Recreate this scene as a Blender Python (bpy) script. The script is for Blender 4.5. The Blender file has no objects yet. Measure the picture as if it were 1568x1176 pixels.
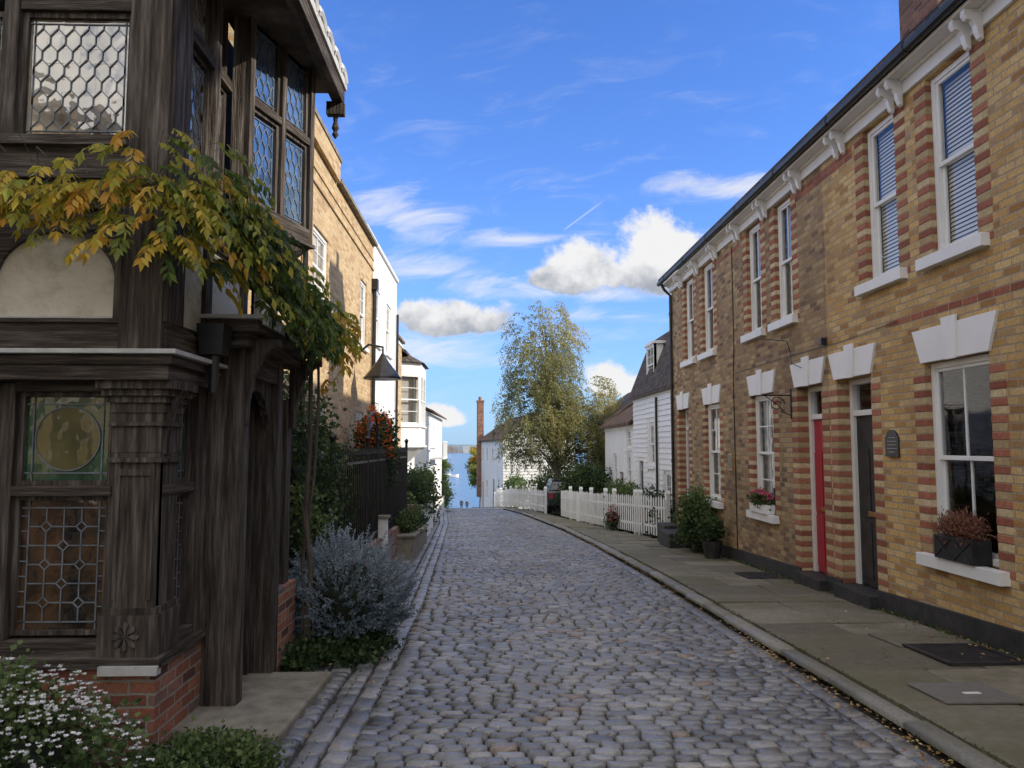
import bpy, math, random
from mathutils import Vector, Matrix, noise
random.seed(11)
R=random.random
def U(a,b): return a+(b-a)*R()
SC=bpy.context.scene
def interp(pts,y):
    if y<=pts[0][0]: return pts[0][1]
    for (a,b),(c,d) in zip(pts,pts[1:]):
        if y<=c: return b+(d-b)*(y-a)/(c-a)
    return pts[-1][1]
GZ=[(-200,8),(0,0),(35,-1.4),(41,-1.68),(70,-3.95),(100,-6.6),(150,-11.3),(200,-14),(9000,-14)]
def gz(y): return interp(GZ,y)
XL=[(-20,-.75),(4.7,-.8),(10.2,-.84),(18,-1.1),(27.6,-1.45),(38.6,-2.16),(55,-3.3),(70,-4.2),(100,-5.2),(150,-6)]
XR=[(-20,2.6),(12.4,2.6),(18,2.48),(24,2.22),(33.8,1.43),(42,.45),(55,-1.0),(70,-1.9),(100,-2.7),(150,-3)]
XF=[(-20,4.5),(18.8,4.5),(19,4.2),(23,3.5),(29.6,2.7),(32.5,2.35),(40,1.3),(44,.8),(60,-.6),(150,-2)]
# ---------------------------------------------------------------- materials
class M:
    def __init__(s,name,rough=.7,spec=.5):
        s.m=bpy.data.materials.new(name); s.m.use_nodes=True; s.t=s.m.node_tree
        s.b=s.t.nodes['Principled BSDF']; s.out=s.t.nodes['Material Output']
        s.b.inputs['Roughness'].default_value=rough
        s.b.inputs['Specular IOR Level'].default_value=spec
    def n(s,ty,**kw):
        nd=s.t.nodes.new(ty)
        for k,v in kw.items(): setattr(nd,k,v)
        return nd
    def l(s,a,b): s.t.links.new(a,b)
    def pos(s,sc=(1,1,1)):
        g=s.n('ShaderNodeNewGeometry'); mp=s.n('ShaderNodeMapping'); mp.inputs['Scale'].default_value=sc
        s.l(g.outputs['Position'],mp.inputs['Vector']); return mp.outputs['Vector']
    def noise(s,vec,scale,detail=3,rough=.6,dist=0):
        n=s.n('ShaderNodeTexNoise'); n.inputs['Scale'].default_value=scale; n.inputs['Detail'].default_value=detail
        n.inputs['Roughness'].default_value=rough; n.inputs['Distortion'].default_value=dist
        s.l(vec,n.inputs['Vector']); return n.outputs['Fac']
    def ramp(s,fac,stops):
        r=s.n('ShaderNodeValToRGB'); e=r.color_ramp.elements
        while len(e)<len(stops): e.new(.5)
        for i,(p,c) in enumerate(stops):
            e[i].position=p; e[i].color=(c[0],c[1],c[2],1) if len(c)==3 else c
        s.l(fac,r.inputs['Fac']); return r.outputs['Color']
    def mix(s,f,a,b,mode='MIX'):
        x=s.n('ShaderNodeMix',data_type='RGBA',blend_type=mode)
        for k,v in ((0,f),(6,a),(7,b)):
            if isinstance(v,(int,float)): x.inputs[k].default_value=v
            elif isinstance(v,tuple): x.inputs[k].default_value=(v[0],v[1],v[2],1)
            else: s.l(v,x.inputs[k])
        return x.outputs[2]
    def math(s,op,a,b=0,c=0):
        x=s.n('ShaderNodeMath',operation=op)
        for k,v in enumerate((a,b,c)):
            if isinstance(v,(int,float)): x.inputs[k].default_value=v
            else: s.l(v,x.inputs[k])
        return x.outputs[0]
    def rnd(s):
        a=s.n('ShaderNodeAttribute'); a.attribute_name='rnd'; return a.outputs['Fac']
    def bump(s,h,st=.4,d=.01):
        b=s.n('ShaderNodeBump'); b.inputs['Strength'].default_value=st; b.inputs['Distance'].default_value=d
        s.l(h,b.inputs['Height']); s.l(b.outputs['Normal'],s.b.inputs['Normal'])
    def col(s,c):
        if isinstance(c,tuple): s.b.inputs['Base Color'].default_value=(c[0],c[1],c[2],1)
        else: s.l(c,s.b.inputs['Base Color'])
def nmat(name,c1,c2,scale=6,rough=.7,bump=.3,sc=(1,1,1),dist=.01,spec=.4,c3=None,metal=0,dirt=.6):
    m=M(name,rough,spec); v=m.pos(sc); f=m.noise(v,scale,4)
    st=[(.3,c1),(.7,c2)]
    if c3: st=[(.28,c1),(.5,c2),(.75,c3)]
    big=m.noise(m.pos(),.9,2)
    c=m.ramp(f,st)
    c=m.mix(m.math('MULTIPLY',m.math('SUBTRACT',big,.35),dirt),c,(c1[0]*.6,c1[1]*.6,c1[2]*.55))
    m.col(c); m.b.inputs['Metallic'].default_value=metal
    if bump: m.bump(m.noise(v,scale*3,3),bump,dist)
    return m.m
def brickmat(name,stops,mortar,bw=.225,bh=.075,ms=.009,rough=.85,dirt=(.08,.07,.05),dirtamt=.6,bump=.6,lo=.42):
    m=M(name,rough,.25)
    g=m.n('ShaderNodeNewGeometry'); sp=m.n('ShaderNodeSeparateXYZ'); m.l(g.outputs['Position'],sp.inputs[0])
    wob=m.math('MULTIPLY',m.math('SUBTRACT',m.noise(g.outputs['Position'],7,1),.5),.014)
    cb=m.n('ShaderNodeCombineXYZ')
    m.l(m.math('ADD',m.math('ADD',sp.outputs[0],sp.outputs[1]),wob),cb.inputs[0]); m.l(m.math('ADD',sp.outputs[2],wob),cb.inputs[1])
    b=m.n('ShaderNodeTexBrick'); m.l(cb.outputs[0],b.inputs['Vector'])
    b.inputs['Color1'].default_value=(0,0,0,1); b.inputs['Color2'].default_value=(1,1,1,1); b.inputs['Mortar'].default_value=(.5,.5,.5,1)
    for k,v in (('Scale',1),('Mortar Size',ms),('Mortar Smooth',.25),('Bias',0),('Brick Width',bw),('Row Height',bh)): b.inputs[k].default_value=v
    c=m.ramp(b.outputs['Color'],stops)
    fine=m.noise(g.outputs['Position'],34,3,.75)
    c=m.mix(.6,c,m.ramp(fine,[(.25,(.3,.28,.25)),(.65,(1,1,1))]),'MULTIPLY')
    mo=m.ramp(fine,[(.3,tuple(x*.6 for x in mortar)),(.7,mortar)])
    c=m.mix(b.outputs['Fac'],c,mo)
    big=m.noise(m.pos((1,1,.6)),1.1,5,.7)
    c=m.mix(m.math('MULTIPLY',m.ramp(big,[(lo,(0,0,0)),(lo+.28,(1,1,1))]),dirtamt),c,dirt)
    m.col(c)
    h=m.math('ADD',m.math('MULTIPLY',b.outputs['Fac'],-1.0),m.math('MULTIPLY',fine,.6))
    m.bump(h,bump,.009)
    return m.m
def leafmat(name,stops,trans=.35,rough=.5):
    m=M(name,rough,.35); c=m.ramp(m.rnd(),stops); m.col(c)
    tr=m.n('ShaderNodeBsdfTranslucent'); m.l(c,tr.inputs['Color'])
    mx=m.n('ShaderNodeMixShader'); mx.inputs[0].default_value=trans
    m.l(m.b.outputs[0],mx.inputs[1]); m.l(tr.outputs[0],mx.inputs[2]); m.l(mx.outputs[0],m.out.inputs['Surface'])
    return m.m
def rndmat(name,stops,rough=.6,scale=30,bump=.4,dist=.01,spec=.5,moss=None,mossamt=.5,mlo=.42):
    m=M(name,rough,spec); c=m.ramp(m.rnd(),stops); p=m.pos()
    f=m.noise(p,scale,3,.75)
    c=m.mix(.6,c,m.ramp(f,[(.28,(.35,.35,.35)),(.66,(1,1,1))]),'MULTIPLY')
    if moss:
        c=m.mix(m.math('MULTIPLY',m.ramp(m.noise(p,1.3,5,.7),[(mlo,(0,0,0)),(mlo+.23,(1,1,1))]),mossamt),c,moss)
    m.col(c); m.bump(f,bump,dist)
    m.l(m.math('ADD',m.math('MULTIPLY',m.noise(p,4,2),.5),rough-.25),m.b.inputs['Roughness'])
    return m.m
def glassmat(name,tint=(.88,.9,.9),base=.06,wav=.04):
    m=M(name); t=m.t
    gl=m.n('ShaderNodeBsdfGlossy'); gl.inputs['Roughness'].default_value=.02
    tr=m.n('ShaderNodeBsdfTransparent'); tr.inputs['Color'].default_value=(*tint,1)
    lw=m.n('ShaderNodeLayerWeight'); lw.inputs['Blend'].default_value=.5
    f=m.math('MINIMUM',m.math('ADD',m.math('MULTIPLY',m.math('POWER',lw.outputs['Facing'],4.0),.9),base),1)
    b=m.n('ShaderNodeBump'); b.inputs['Strength'].default_value=wav; b.inputs['Distance'].default_value=.05
    m.l(m.noise(m.pos(),3,1),b.inputs['Height']); m.l(b.outputs[0],gl.inputs['Normal'])
    mx=m.n('ShaderNodeMixShader'); m.l(f,mx.inputs[0]); m.l(tr.outputs[0],mx.inputs[1]); m.l(gl.outputs[0],mx.inputs[2])
    m.l(mx.outputs[0],m.out.inputs['Surface']); return m.m
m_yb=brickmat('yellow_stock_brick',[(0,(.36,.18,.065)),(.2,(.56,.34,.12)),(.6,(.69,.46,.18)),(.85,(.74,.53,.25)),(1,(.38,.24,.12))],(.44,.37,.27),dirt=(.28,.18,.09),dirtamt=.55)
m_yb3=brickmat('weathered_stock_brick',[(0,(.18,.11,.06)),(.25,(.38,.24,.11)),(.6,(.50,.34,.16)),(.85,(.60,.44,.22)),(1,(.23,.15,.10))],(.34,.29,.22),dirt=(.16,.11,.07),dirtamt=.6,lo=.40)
m_yb2=brickmat('yellow_brick_left',[(0,(.50,.31,.14)),(.5,(.68,.47,.22)),(1,(.75,.56,.30))],(.55,.48,.38),dirtamt=.2)
m_rb=brickmat('red_brick',[(0,(.12,.055,.05)),(.35,(.36,.13,.08)),(.7,(.44,.19,.12)),(1,(.20,.15,.15))],(.38,.34,.28),bh=.075,dirtamt=.45)
m_db=brickmat('dark_chimney_brick',[(0,(.10,.04,.03)),(.5,(.24,.09,.06)),(1,(.3,.14,.09))],(.2,.17,.14))
m_quoin=rndmat('red_rubbed_brick',[(0,(.27,.09,.055)),(.5,(.41,.14,.085)),(1,(.48,.20,.12))],.85,25,.6,.008,.2,(.20,.11,.075),.5)
m_cream=rndmat('cream_brick',[(0,(.45,.33,.17)),(.5,(.62,.48,.26)),(1,(.72,.57,.35))],.85,25,.6,.008,.2,(.32,.23,.13),.5)
m_white=nmat('white_paint',(.74,.74,.72),(.82,.82,.8),3,.45,.05,dirt=.25)
m_render=nmat('white_render',(.72,.72,.69),(.82,.82,.79),2,.8,.15,dirt=.25)
m_black=nmat('black_paint',(.012,.012,.013),(.03,.03,.032),8,.35,.1)
m_plinth=nmat('black_plinth',(.018,.018,.02),(.05,.047,.045),7,.6,.4)
m_glass=glassmat('window_glass')
m_dark=nmat('dark_interior',(.012,.012,.012),(.035,.03,.028),2,.9,0)
m_blind=nmat('blind_white',(.84,.80,.72),(.88,.84,.76),3,.7,0,dirt=.1)
m_curt=nmat('curtain',(.35,.32,.28),(.62,.58,.52),9,.9,.2,(8,8,.4))
m_woodv=nmat('old_timber_vertical',(.020,.017,.015),(.085,.070,.058),3,.8,1,(10,10,.7),.02,.2,(.22,.195,.17),dirt=.5)
m_woodh=nmat('old_timber_horizontal',(.020,.017,.015),(.085,.070,.058),3,.8,1,(.8,.8,13),.02,.2,(.21,.185,.16),dirt=.5)
m_plaster=nmat('old_plaster',(.46,.43,.34),(.66,.62,.52),7,.85,.7,dist=.014,c3=(.72,.68,.58))
m_lead=nmat('lead',(.10,.12,.14),(.22,.25,.28),9,.5,.2)
m_flash=nmat('lead_flashing',(.42,.43,.42),(.62,.62,.6),9,.6,.3)
m_stone=nmat('grey_stone',(.16,.145,.11),(.32,.29,.23),6,.85,.8)
m_slate=brickmat('roof_tiles',[(0,(.05,.045,.045)),(.5,(.10,.08,.07)),(1,(.16,.12,.09))],(.02,.02,.02),bw=.2,bh=.11,ms=.006,dirtamt=.3)
m_tileb=brickmat('brown_roof_tiles',[(0,(.10,.06,.04)),(.5,(.18,.11,.07)),(1,(.25,.16,.10))],(.03,.03,.02),bw=.2,bh=.11,ms=.006,dirtamt=.3)
m_red=nmat('red_door_paint',(.36,.02,.04),(.45,.04,.06),3,.35,.05)
m_setts=rndmat('granite_setts',[(0,(.095,.10,.115)),(.3,(.17,.175,.19)),(.6,(.25,.25,.26)),(.85,(.34,.335,.34)),(.96,(.40,.385,.37)),(1,(.26,.20,.16))],.38,38,.6,.009,.75,(.17,.15,.12),.35,.46)
m_slab=rndmat('york_stone',[(0,(.14,.125,.095)),(.5,(.21,.19,.145)),(1,(.29,.26,.205))],.7,12,.5,.012,.35,(.125,.12,.065),.8,.38)
m_kerb=rndmat('kerb_granite',[(0,(.21,.205,.185)),(1,(.33,.315,.28))],.6,30,.6,.01,.4,(.15,.14,.08),.6)
m_joint=nmat('earth_joints',(.03,.026,.02),(.08,.068,.05),22,.95,.8)
m_bark=nmat('bark',(.05,.04,.03),(.16,.13,.1),8,.9,.8,(3,3,.6))
def coloured_glass(name,c1,c2,rough=.04,scale=5,b=.12,ior=2.3):
    m=M(name,.2,.5); f=m.noise(m.pos(),scale,2); m.col(m.ramp(f,[(.35,c1),(.65,c2)]))
    bp=m.n('ShaderNodeBump'); bp.inputs['Strength'].default_value=b; bp.inputs['Distance'].default_value=.03
    m.l(m.noise(m.pos(),9,1),bp.inputs['Height']); m.l(bp.outputs[0],m.b.inputs['Coat Normal'])
    m.b.inputs['Coat Weight'].default_value=1; m.b.inputs['Coat Roughness'].default_value=rough; m.b.inputs['Coat IOR'].default_value=ior
    return m.m
m_lg_tan=coloured_glass('leaded_glass_pale',(.06,.05,.04),(.46,.41,.31),scale=3.0,ior=2.8)  # pale noise in the base colour imitates bright reflections
m_lg_dark=coloured_glass('leaded_glass_dark',(.005,.006,.008),(.09,.045,.02),scale=5,b=.2,ior=1.7)
m_lg_green=coloured_glass('stained_glass_green',(.010,.045,.02),(.025,.09,.045),ior=1.6)
m_lg_round=coloured_glass('stained_glass_olive',(.05,.05,.012),(.11,.10,.03),ior=1.5)
m_lg_sky=coloured_glass('leaded_glass_painted_sky',(.03,.07,.16),(.12,.2,.32),scale=2)  # bluish sky reflection painted into the base colour of the oriel panes
# ---------------------------------------------------------------- mesh builder
class Fr:
    def __init__(s,O,A,N):
        s.O=Vector(O); s.A=Vector(A).normalized(); s.N=Vector(N).normalized()
    def p(s,a,z,n): return s.O+s.A*a+s.N*n+Vector((0,0,z))
class MB:
    def __init__(s): s.v=[]; s.f=[]; s.m=[]; s.r=[]
    def add(s,vs,fs,mi=0,r=None):
        o=len(s.v); s.v+= [tuple(x) for x in vs]
        if r is None: r=R()
        for f in fs: s.f.append(tuple(i+o for i in f)); s.m.append(mi); s.r.append(r)
    def hexa(s,P,mi=0,r=None):
        s.add(P,[(0,3,2,1),(4,5,6,7),(0,1,5,4),(1,2,6,5),(2,3,7,6),(3,0,4,7)],mi,r)
    def box(s,x0,x1,y0,y1,z0,z1,mi=0,r=None):
        s.hexa([(x0,y0,z0),(x1,y0,z0),(x1,y1,z0),(x0,y1,z0),(x0,y0,z1),(x1,y0,z1),(x1,y1,z1),(x0,y1,z1)],mi,r)
    def ob(s,fr,a0,a1,z0,z1,n0,n1,mi=0,r=None):
        p=fr.p; s.hexa([p(a0,z0,n0),p(a1,z0,n0),p(a1,z0,n1),p(a0,z0,n1),p(a0,z1,n0),p(a1,z1,n0),p(a1,z1,n1),p(a0,z1,n1)],mi,r)
    def quad(s,a,b,c,d,mi=0,r=None): s.add([a,b,c,d],[(0,1,2,3)],mi,r)
    def prism(s,fr,pts,n0,n1,mi=0,r=None):
        k=len(pts); vs=[fr.p(a,z,n0) for a,z in pts]+[fr.p(a,z,n1) for a,z in pts]
        fs=[tuple(range(k))[::-1],tuple(range(k,2*k))]+[(i,(i+1)%k,k+(i+1)%k,k+i) for i in range(k)]
        s.add(vs,fs,mi,r)
    def seg(s,fr,a,z,a2,z2,n,t=.004,mi=0,d=.006):
        dx,dz=a2-a,z2-z; L=math.hypot(dx,dz)
        if L<1e-5: return
        px,pz=-dz/L*t,dx/L*t
        s.prism(fr,[(a+px,z+pz),(a2+px,z2+pz),(a2-px,z2-pz),(a-px,z-pz)],n-d,n,mi)
    def tube(s,pts,rad,seg=8,mi=0,r=None,cap=True):
        pts=[Vector(p) for p in pts]; n=len(pts)
        if not isinstance(rad,(list,tuple)): rad=[rad]*n
        vs=[];fs=[]
        for i,p in enumerate(pts):
            d=(pts[min(i+1,n-1)]-pts[max(i-1,0)]).normalized()
            up=Vector((0,0,1)) if abs(d.z)<.9 else Vector((1,0,0))
            a=d.cross(up).normalized(); b=d.cross(a).normalized()
            for k in range(seg):
                t=2*math.pi*k/seg; vs.append(p+(a*math.cos(t)+b*math.sin(t))*rad[i])
        for i in range(n-1):
            for k in range(seg):
                fs.append((i*seg+k,(i+1)*seg+k,(i+1)*seg+(k+1)%seg,i*seg+(k+1)%seg))
        if cap: fs.append(tuple(range(seg))); fs.append(tuple(range((n-1)*seg,n*seg))[::-1])
        s.add(vs,fs,mi,r)
    def obj(s,name,mats,parent=None,smooth=False,bevel=0):
        me=bpy.data.meshes.new(name); me.from_pydata(s.v,[],s.f)
        for m in mats: me.materials.append(m)
        me.polygons.foreach_set('material_index',s.m)
        at=me.attributes.new('rnd','FLOAT','FACE'); at.data.foreach_set('value',s.r)
        if smooth: me.polygons.foreach_set('use_smooth',[True]*len(s.f))
        me.update(); o=bpy.data.objects.new(name,me); SC.collection.objects.link(o)
        if parent: o.parent=parent
        if bevel:
            b=o.modifiers.new('Bevel','BEVEL'); b.width=bevel; b.segments=2; b.limit_method='ANGLE'
        return o
def empty(name):
    e=bpy.data.objects.new(name,None); SC.collection.objects.link(e); e.empty_display_size=.2; return e
def wall(mb,fr,a0,a1,z0,z1,ops,mi=0,rmi=None):
    if rmi is None: rmi=mi
    As=sorted({a0,a1,*[o[0] for o in ops],*[o[1] for o in ops]}); Zs=sorted({z0,z1,*[o[2] for o in ops],*[o[3] for o in ops]})
    for i in range(len(As)-1):
        for j in range(len(Zs)-1):
            ca,cz=(As[i]+As[i+1])/2,(Zs[j]+Zs[j+1])/2
            if any(o[0]<ca<o[1] and o[2]<cz<o[3] for o in ops): continue
            mb.quad(fr.p(As[i],Zs[j],0),fr.p(As[i+1],Zs[j],0),fr.p(As[i+1],Zs[j+1],0),fr.p(As[i],Zs[j+1],0),mi)
    for o in ops:
        b0,b1,c0,c1,d=o
        p=fr.p
        for (s,t),(u,v) in (((b0,c0),(b0,c1)),((b1,c0),(b1,c1)),((b0,c0),(b1,c0)),((b0,c1),(b1,c1))):
            mb.quad(p(s,t,0),p(u,v,0),p(u,v,-d),p(s,t,-d),rmi)
def sash(W,G,D,fr,a0,a1,z0,z1,n,vb=1,hb=0,fw=.06,back=0,bd=.3):
    W.ob(fr,a0,a0+fw,z0,z1,n-.09,n); W.ob(fr,a1-fw,a1,z0,z1,n-.09,n)
    W.ob(fr,a0+fw,a1-fw,z1-fw,z1,n-.088,n-.002); W.ob(fr,a0+fw,a1-fw,z0,z0+fw,n-.088,n-.002)
    zm=(z0+z1)/2; b0,b1=a0+fw,a1-fw
    for (lo,hi,nn) in ((z0+fw,zm+.02,n-.05),(zm-.02,z1-fw,n-.018)):
        s=.035
        W.ob(fr,b0,b0+s,lo,hi,nn-.03,nn); W.ob(fr,b1-s,b1,lo,hi,nn-.03,nn)
        W.ob(fr,b0+s,b1-s,lo,lo+s+.01,nn-.029,nn-.001); W.ob(fr,b0+s,b1-s,hi-s,hi,nn-.029,nn-.001)
        for k in range(vb):
            a=b0+s+(b1-b0-2*s)*(k+1)/(vb+1); W.ob(fr,a-.011,a+.011,lo+s+.01,hi-s,nn-.027,nn-.003)
        for k in range(hb):
            z=lo+(hi-lo)*(k+1)/(hb+1); W.ob(fr,b0+s,b1-s,z-.01,z+.01,nn-.025,nn-.005)
        G.quad(fr.p(b0,lo,nn-.015),fr.p(b1,lo,nn-.015),fr.p(b1,hi,nn-.015),fr.p(b0,hi,nn-.015))
    if back==2:
        k=int((z1-z0-.12)/.045)
        for i in range(k):
            z=z0+.06+i*.045; D.add([fr.p(a0+.06,z,n-.105),fr.p(a1-.06,z,n-.105),fr.p(a1-.06,z+.036,n-.118),fr.p(a0+.06,z+.036,n-.118)],[(0,1,2,3)],1)
        bd=.2; back=0
    if back==3:
        w=(a1-a0)*.3
        D.quad(fr.p(a0+.03,z0,n-.14),fr.p(a0+.03+w,z0,n-.17),fr.p(a0+.03+w,z1,n-.14),fr.p(a0+.03,z1,n-.14),3)
        D.quad(fr.p(a1-.03,z0,n-.14),fr.p(a1-.03-w,z0,n-.17),fr.p(a1-.03-w,z1,n-.14),fr.p(a1-.03,z1,n-.14),3); back=0; bd=.8
    D.quad(fr.p(a0-.1,z0-.1,n-bd),fr.p(a1+.1,z0-.1,n-bd),fr.p(a1+.1,z1+.1,n-bd),fr.p(a0-.1,z1+.1,n-bd),back)
def leaf(mb,p,d,L,w,r,mi=0,fold=.25):
    d=d.normalized(); up=Vector((U(-1,1),U(-1,1),U(-.2,1)))
    s=d.cross(up)
    if s.length<1e-3: s=Vector((1,0,0))
    s.normalize(); n=s.cross(d)
    m=p+d*L*.45
    mb.add([p,m+s*w+n*w*fold,p+d*L,m-s*w+n*w*fold],[(0,1,2),(0,2,3)],mi,r)
# ---------------------------------------------------------------- ground
def build_ground():
    ys=[-150,-60,-20,-10,0]+[y for y in range(5,61,5)]+[41,70,80,90,100,120,150,170,200,400,1000,3000,8000]
    ys=sorted(set(ys)); xs=[-3000,-300,-60,-20,-8,-4,0,4,8,20,60,300,3000]
    mb=MB(); nx=len(xs)
    vs=[(x,y,gz(y)-.08) for y in ys for x in xs]
    fs=[(j*nx+i,j*nx+i+1,(j+1)*nx+i+1,(j+1)*nx+i) for j in range(len(ys)-1) for i in range(nx-1)]
    mb.add(vs,fs)
    g=nmat('garden_ground',(.04,.035,.02),(.07,.075,.03),3,.95,.6)
    mb.obj('ground',[g],smooth=True)
    w=M('river_water',.2,.5); w.col((.06,.15,.26)); w.bump(w.noise(w.pos((1,2.5,1)),.6,3),.6,.3)
    mb=MB(); mb.quad((-2500,152,-11.6),(2500,152,-11.6),(2500,7000,-11.6),(-2500,7000,-11.6)); mb.obj('river_water',[w.m])
    mb=MB(); vs=[];fs=[]; N=240
    for i in range(N+1):
        x=-1500+3000*i/N; h=1+9*noise.noise(Vector((x*.006,0,3)))+3*noise.noise(Vector((x*.05,2,3)))+4
        vs+=[(x,1500,-12),(x,1560,h),(x,1800,h-4)]
    for i in range(N):
        for k in range(2): fs.append((i*3+k,(i+1)*3+k,(i+1)*3+k+1,i*3+k+1))
    mb.add(vs,fs,0)
    for i in range(160):
        x=U(-600,400); w_=U(6,26); mb.box(x,x+w_,1480,1490,-12,U(-7,1.5),1+int(R()*2))
    mb.obj('far_shore',[nmat('shore_trees',(.13,.17,.20),(.20,.25,.29),.05,.9,0),nmat('shore_buildings',(.4,.42,.44),(.5,.5,.5),.1,.9,0),nmat('shore_brick',(.25,.2,.19),(.3,.27,.25),.1,.9,0)],smooth=False)
    P=empty('moored_yacht'); b=MB(); cx,cy,cz=-17.5,330,-11.6
    st=[(-4,.2,1.2),(-3,1.1,.9),(0,1.5,.8),(3,1.2,.9),(4.4,.05,1.3)]
    vs=[];fs=[]
    for x,w2,h in st: vs+=[(cx+x,cy-w2,cz+h),(cx+x,cy-w2*.6,cz-.2),(cx+x,cy+w2*.6,cz-.2),(cx+x,cy+w2,cz+h)]
    for i in range(4):
        for k in range(3): fs.append((i*4+k,(i+1)*4+k,(i+1)*4+k+1,i*4+k+1))
        fs.append((i*4,i*4+3,(i+1)*4+3,(i+1)*4))
    b.add(vs,fs); b.hexa([(cx-2,cy-.8,cz+.8),(cx+1.4,cy-.7,cz+.8),(cx+1.4,cy+.7,cz+.8),(cx-2,cy+.8,cz+.8),(cx-1.8,cy-.6,cz+1.5),(cx+.8,cy-.5,cz+1.4),(cx+.8,cy+.5,cz+1.4),(cx-1.8,cy+.6,cz+1.5)]); b.obj('hull',[m_white],P)
    b=MB(); b.tube([(cx+.5,cy,cz+.8),(cx+.5,cy,cz+10)],.08,6); b.tube([(cx+.5,cy,cz+2),(cx-3.4,cy,cz+2)],.12,6); b.obj('mast_and_boom',[m_flash],P)
def sett(mb,cx,cy,lx,ly,h,inset=.02,dome=.012,mi=0,r=None,rot=0):
    c,s=math.cos(rot),math.sin(rot); hx,hy=lx/2,ly/2; vs=[]
    tz=U(-.005,.005); ty=U(-.004,.004); j=inset*.35
    for (k,dz) in ((0,-.05),(0,-dome),(inset,0)):
        for sx,sy in ((-1,-1),(1,-1),(1,1),(-1,1)):
            x=sx*(hx-k);y=sy*(hy-k)
            if k: x+=U(-j,j); y+=U(-j,j)
            X=cx+x*c-y*s; Y=cy+x*s+y*c
            vs.append((X,Y,gz(Y)+h+dz+tz*sx+ty*sy))
    mb.add(vs,[(0,1,5,4),(1,2,6,5),(2,3,7,6),(3,0,4,7),(4,5,9,8),(5,6,10,9),(6,7,11,10),(7,4,8,11),(8,9,10,11)],mi,r)
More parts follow.
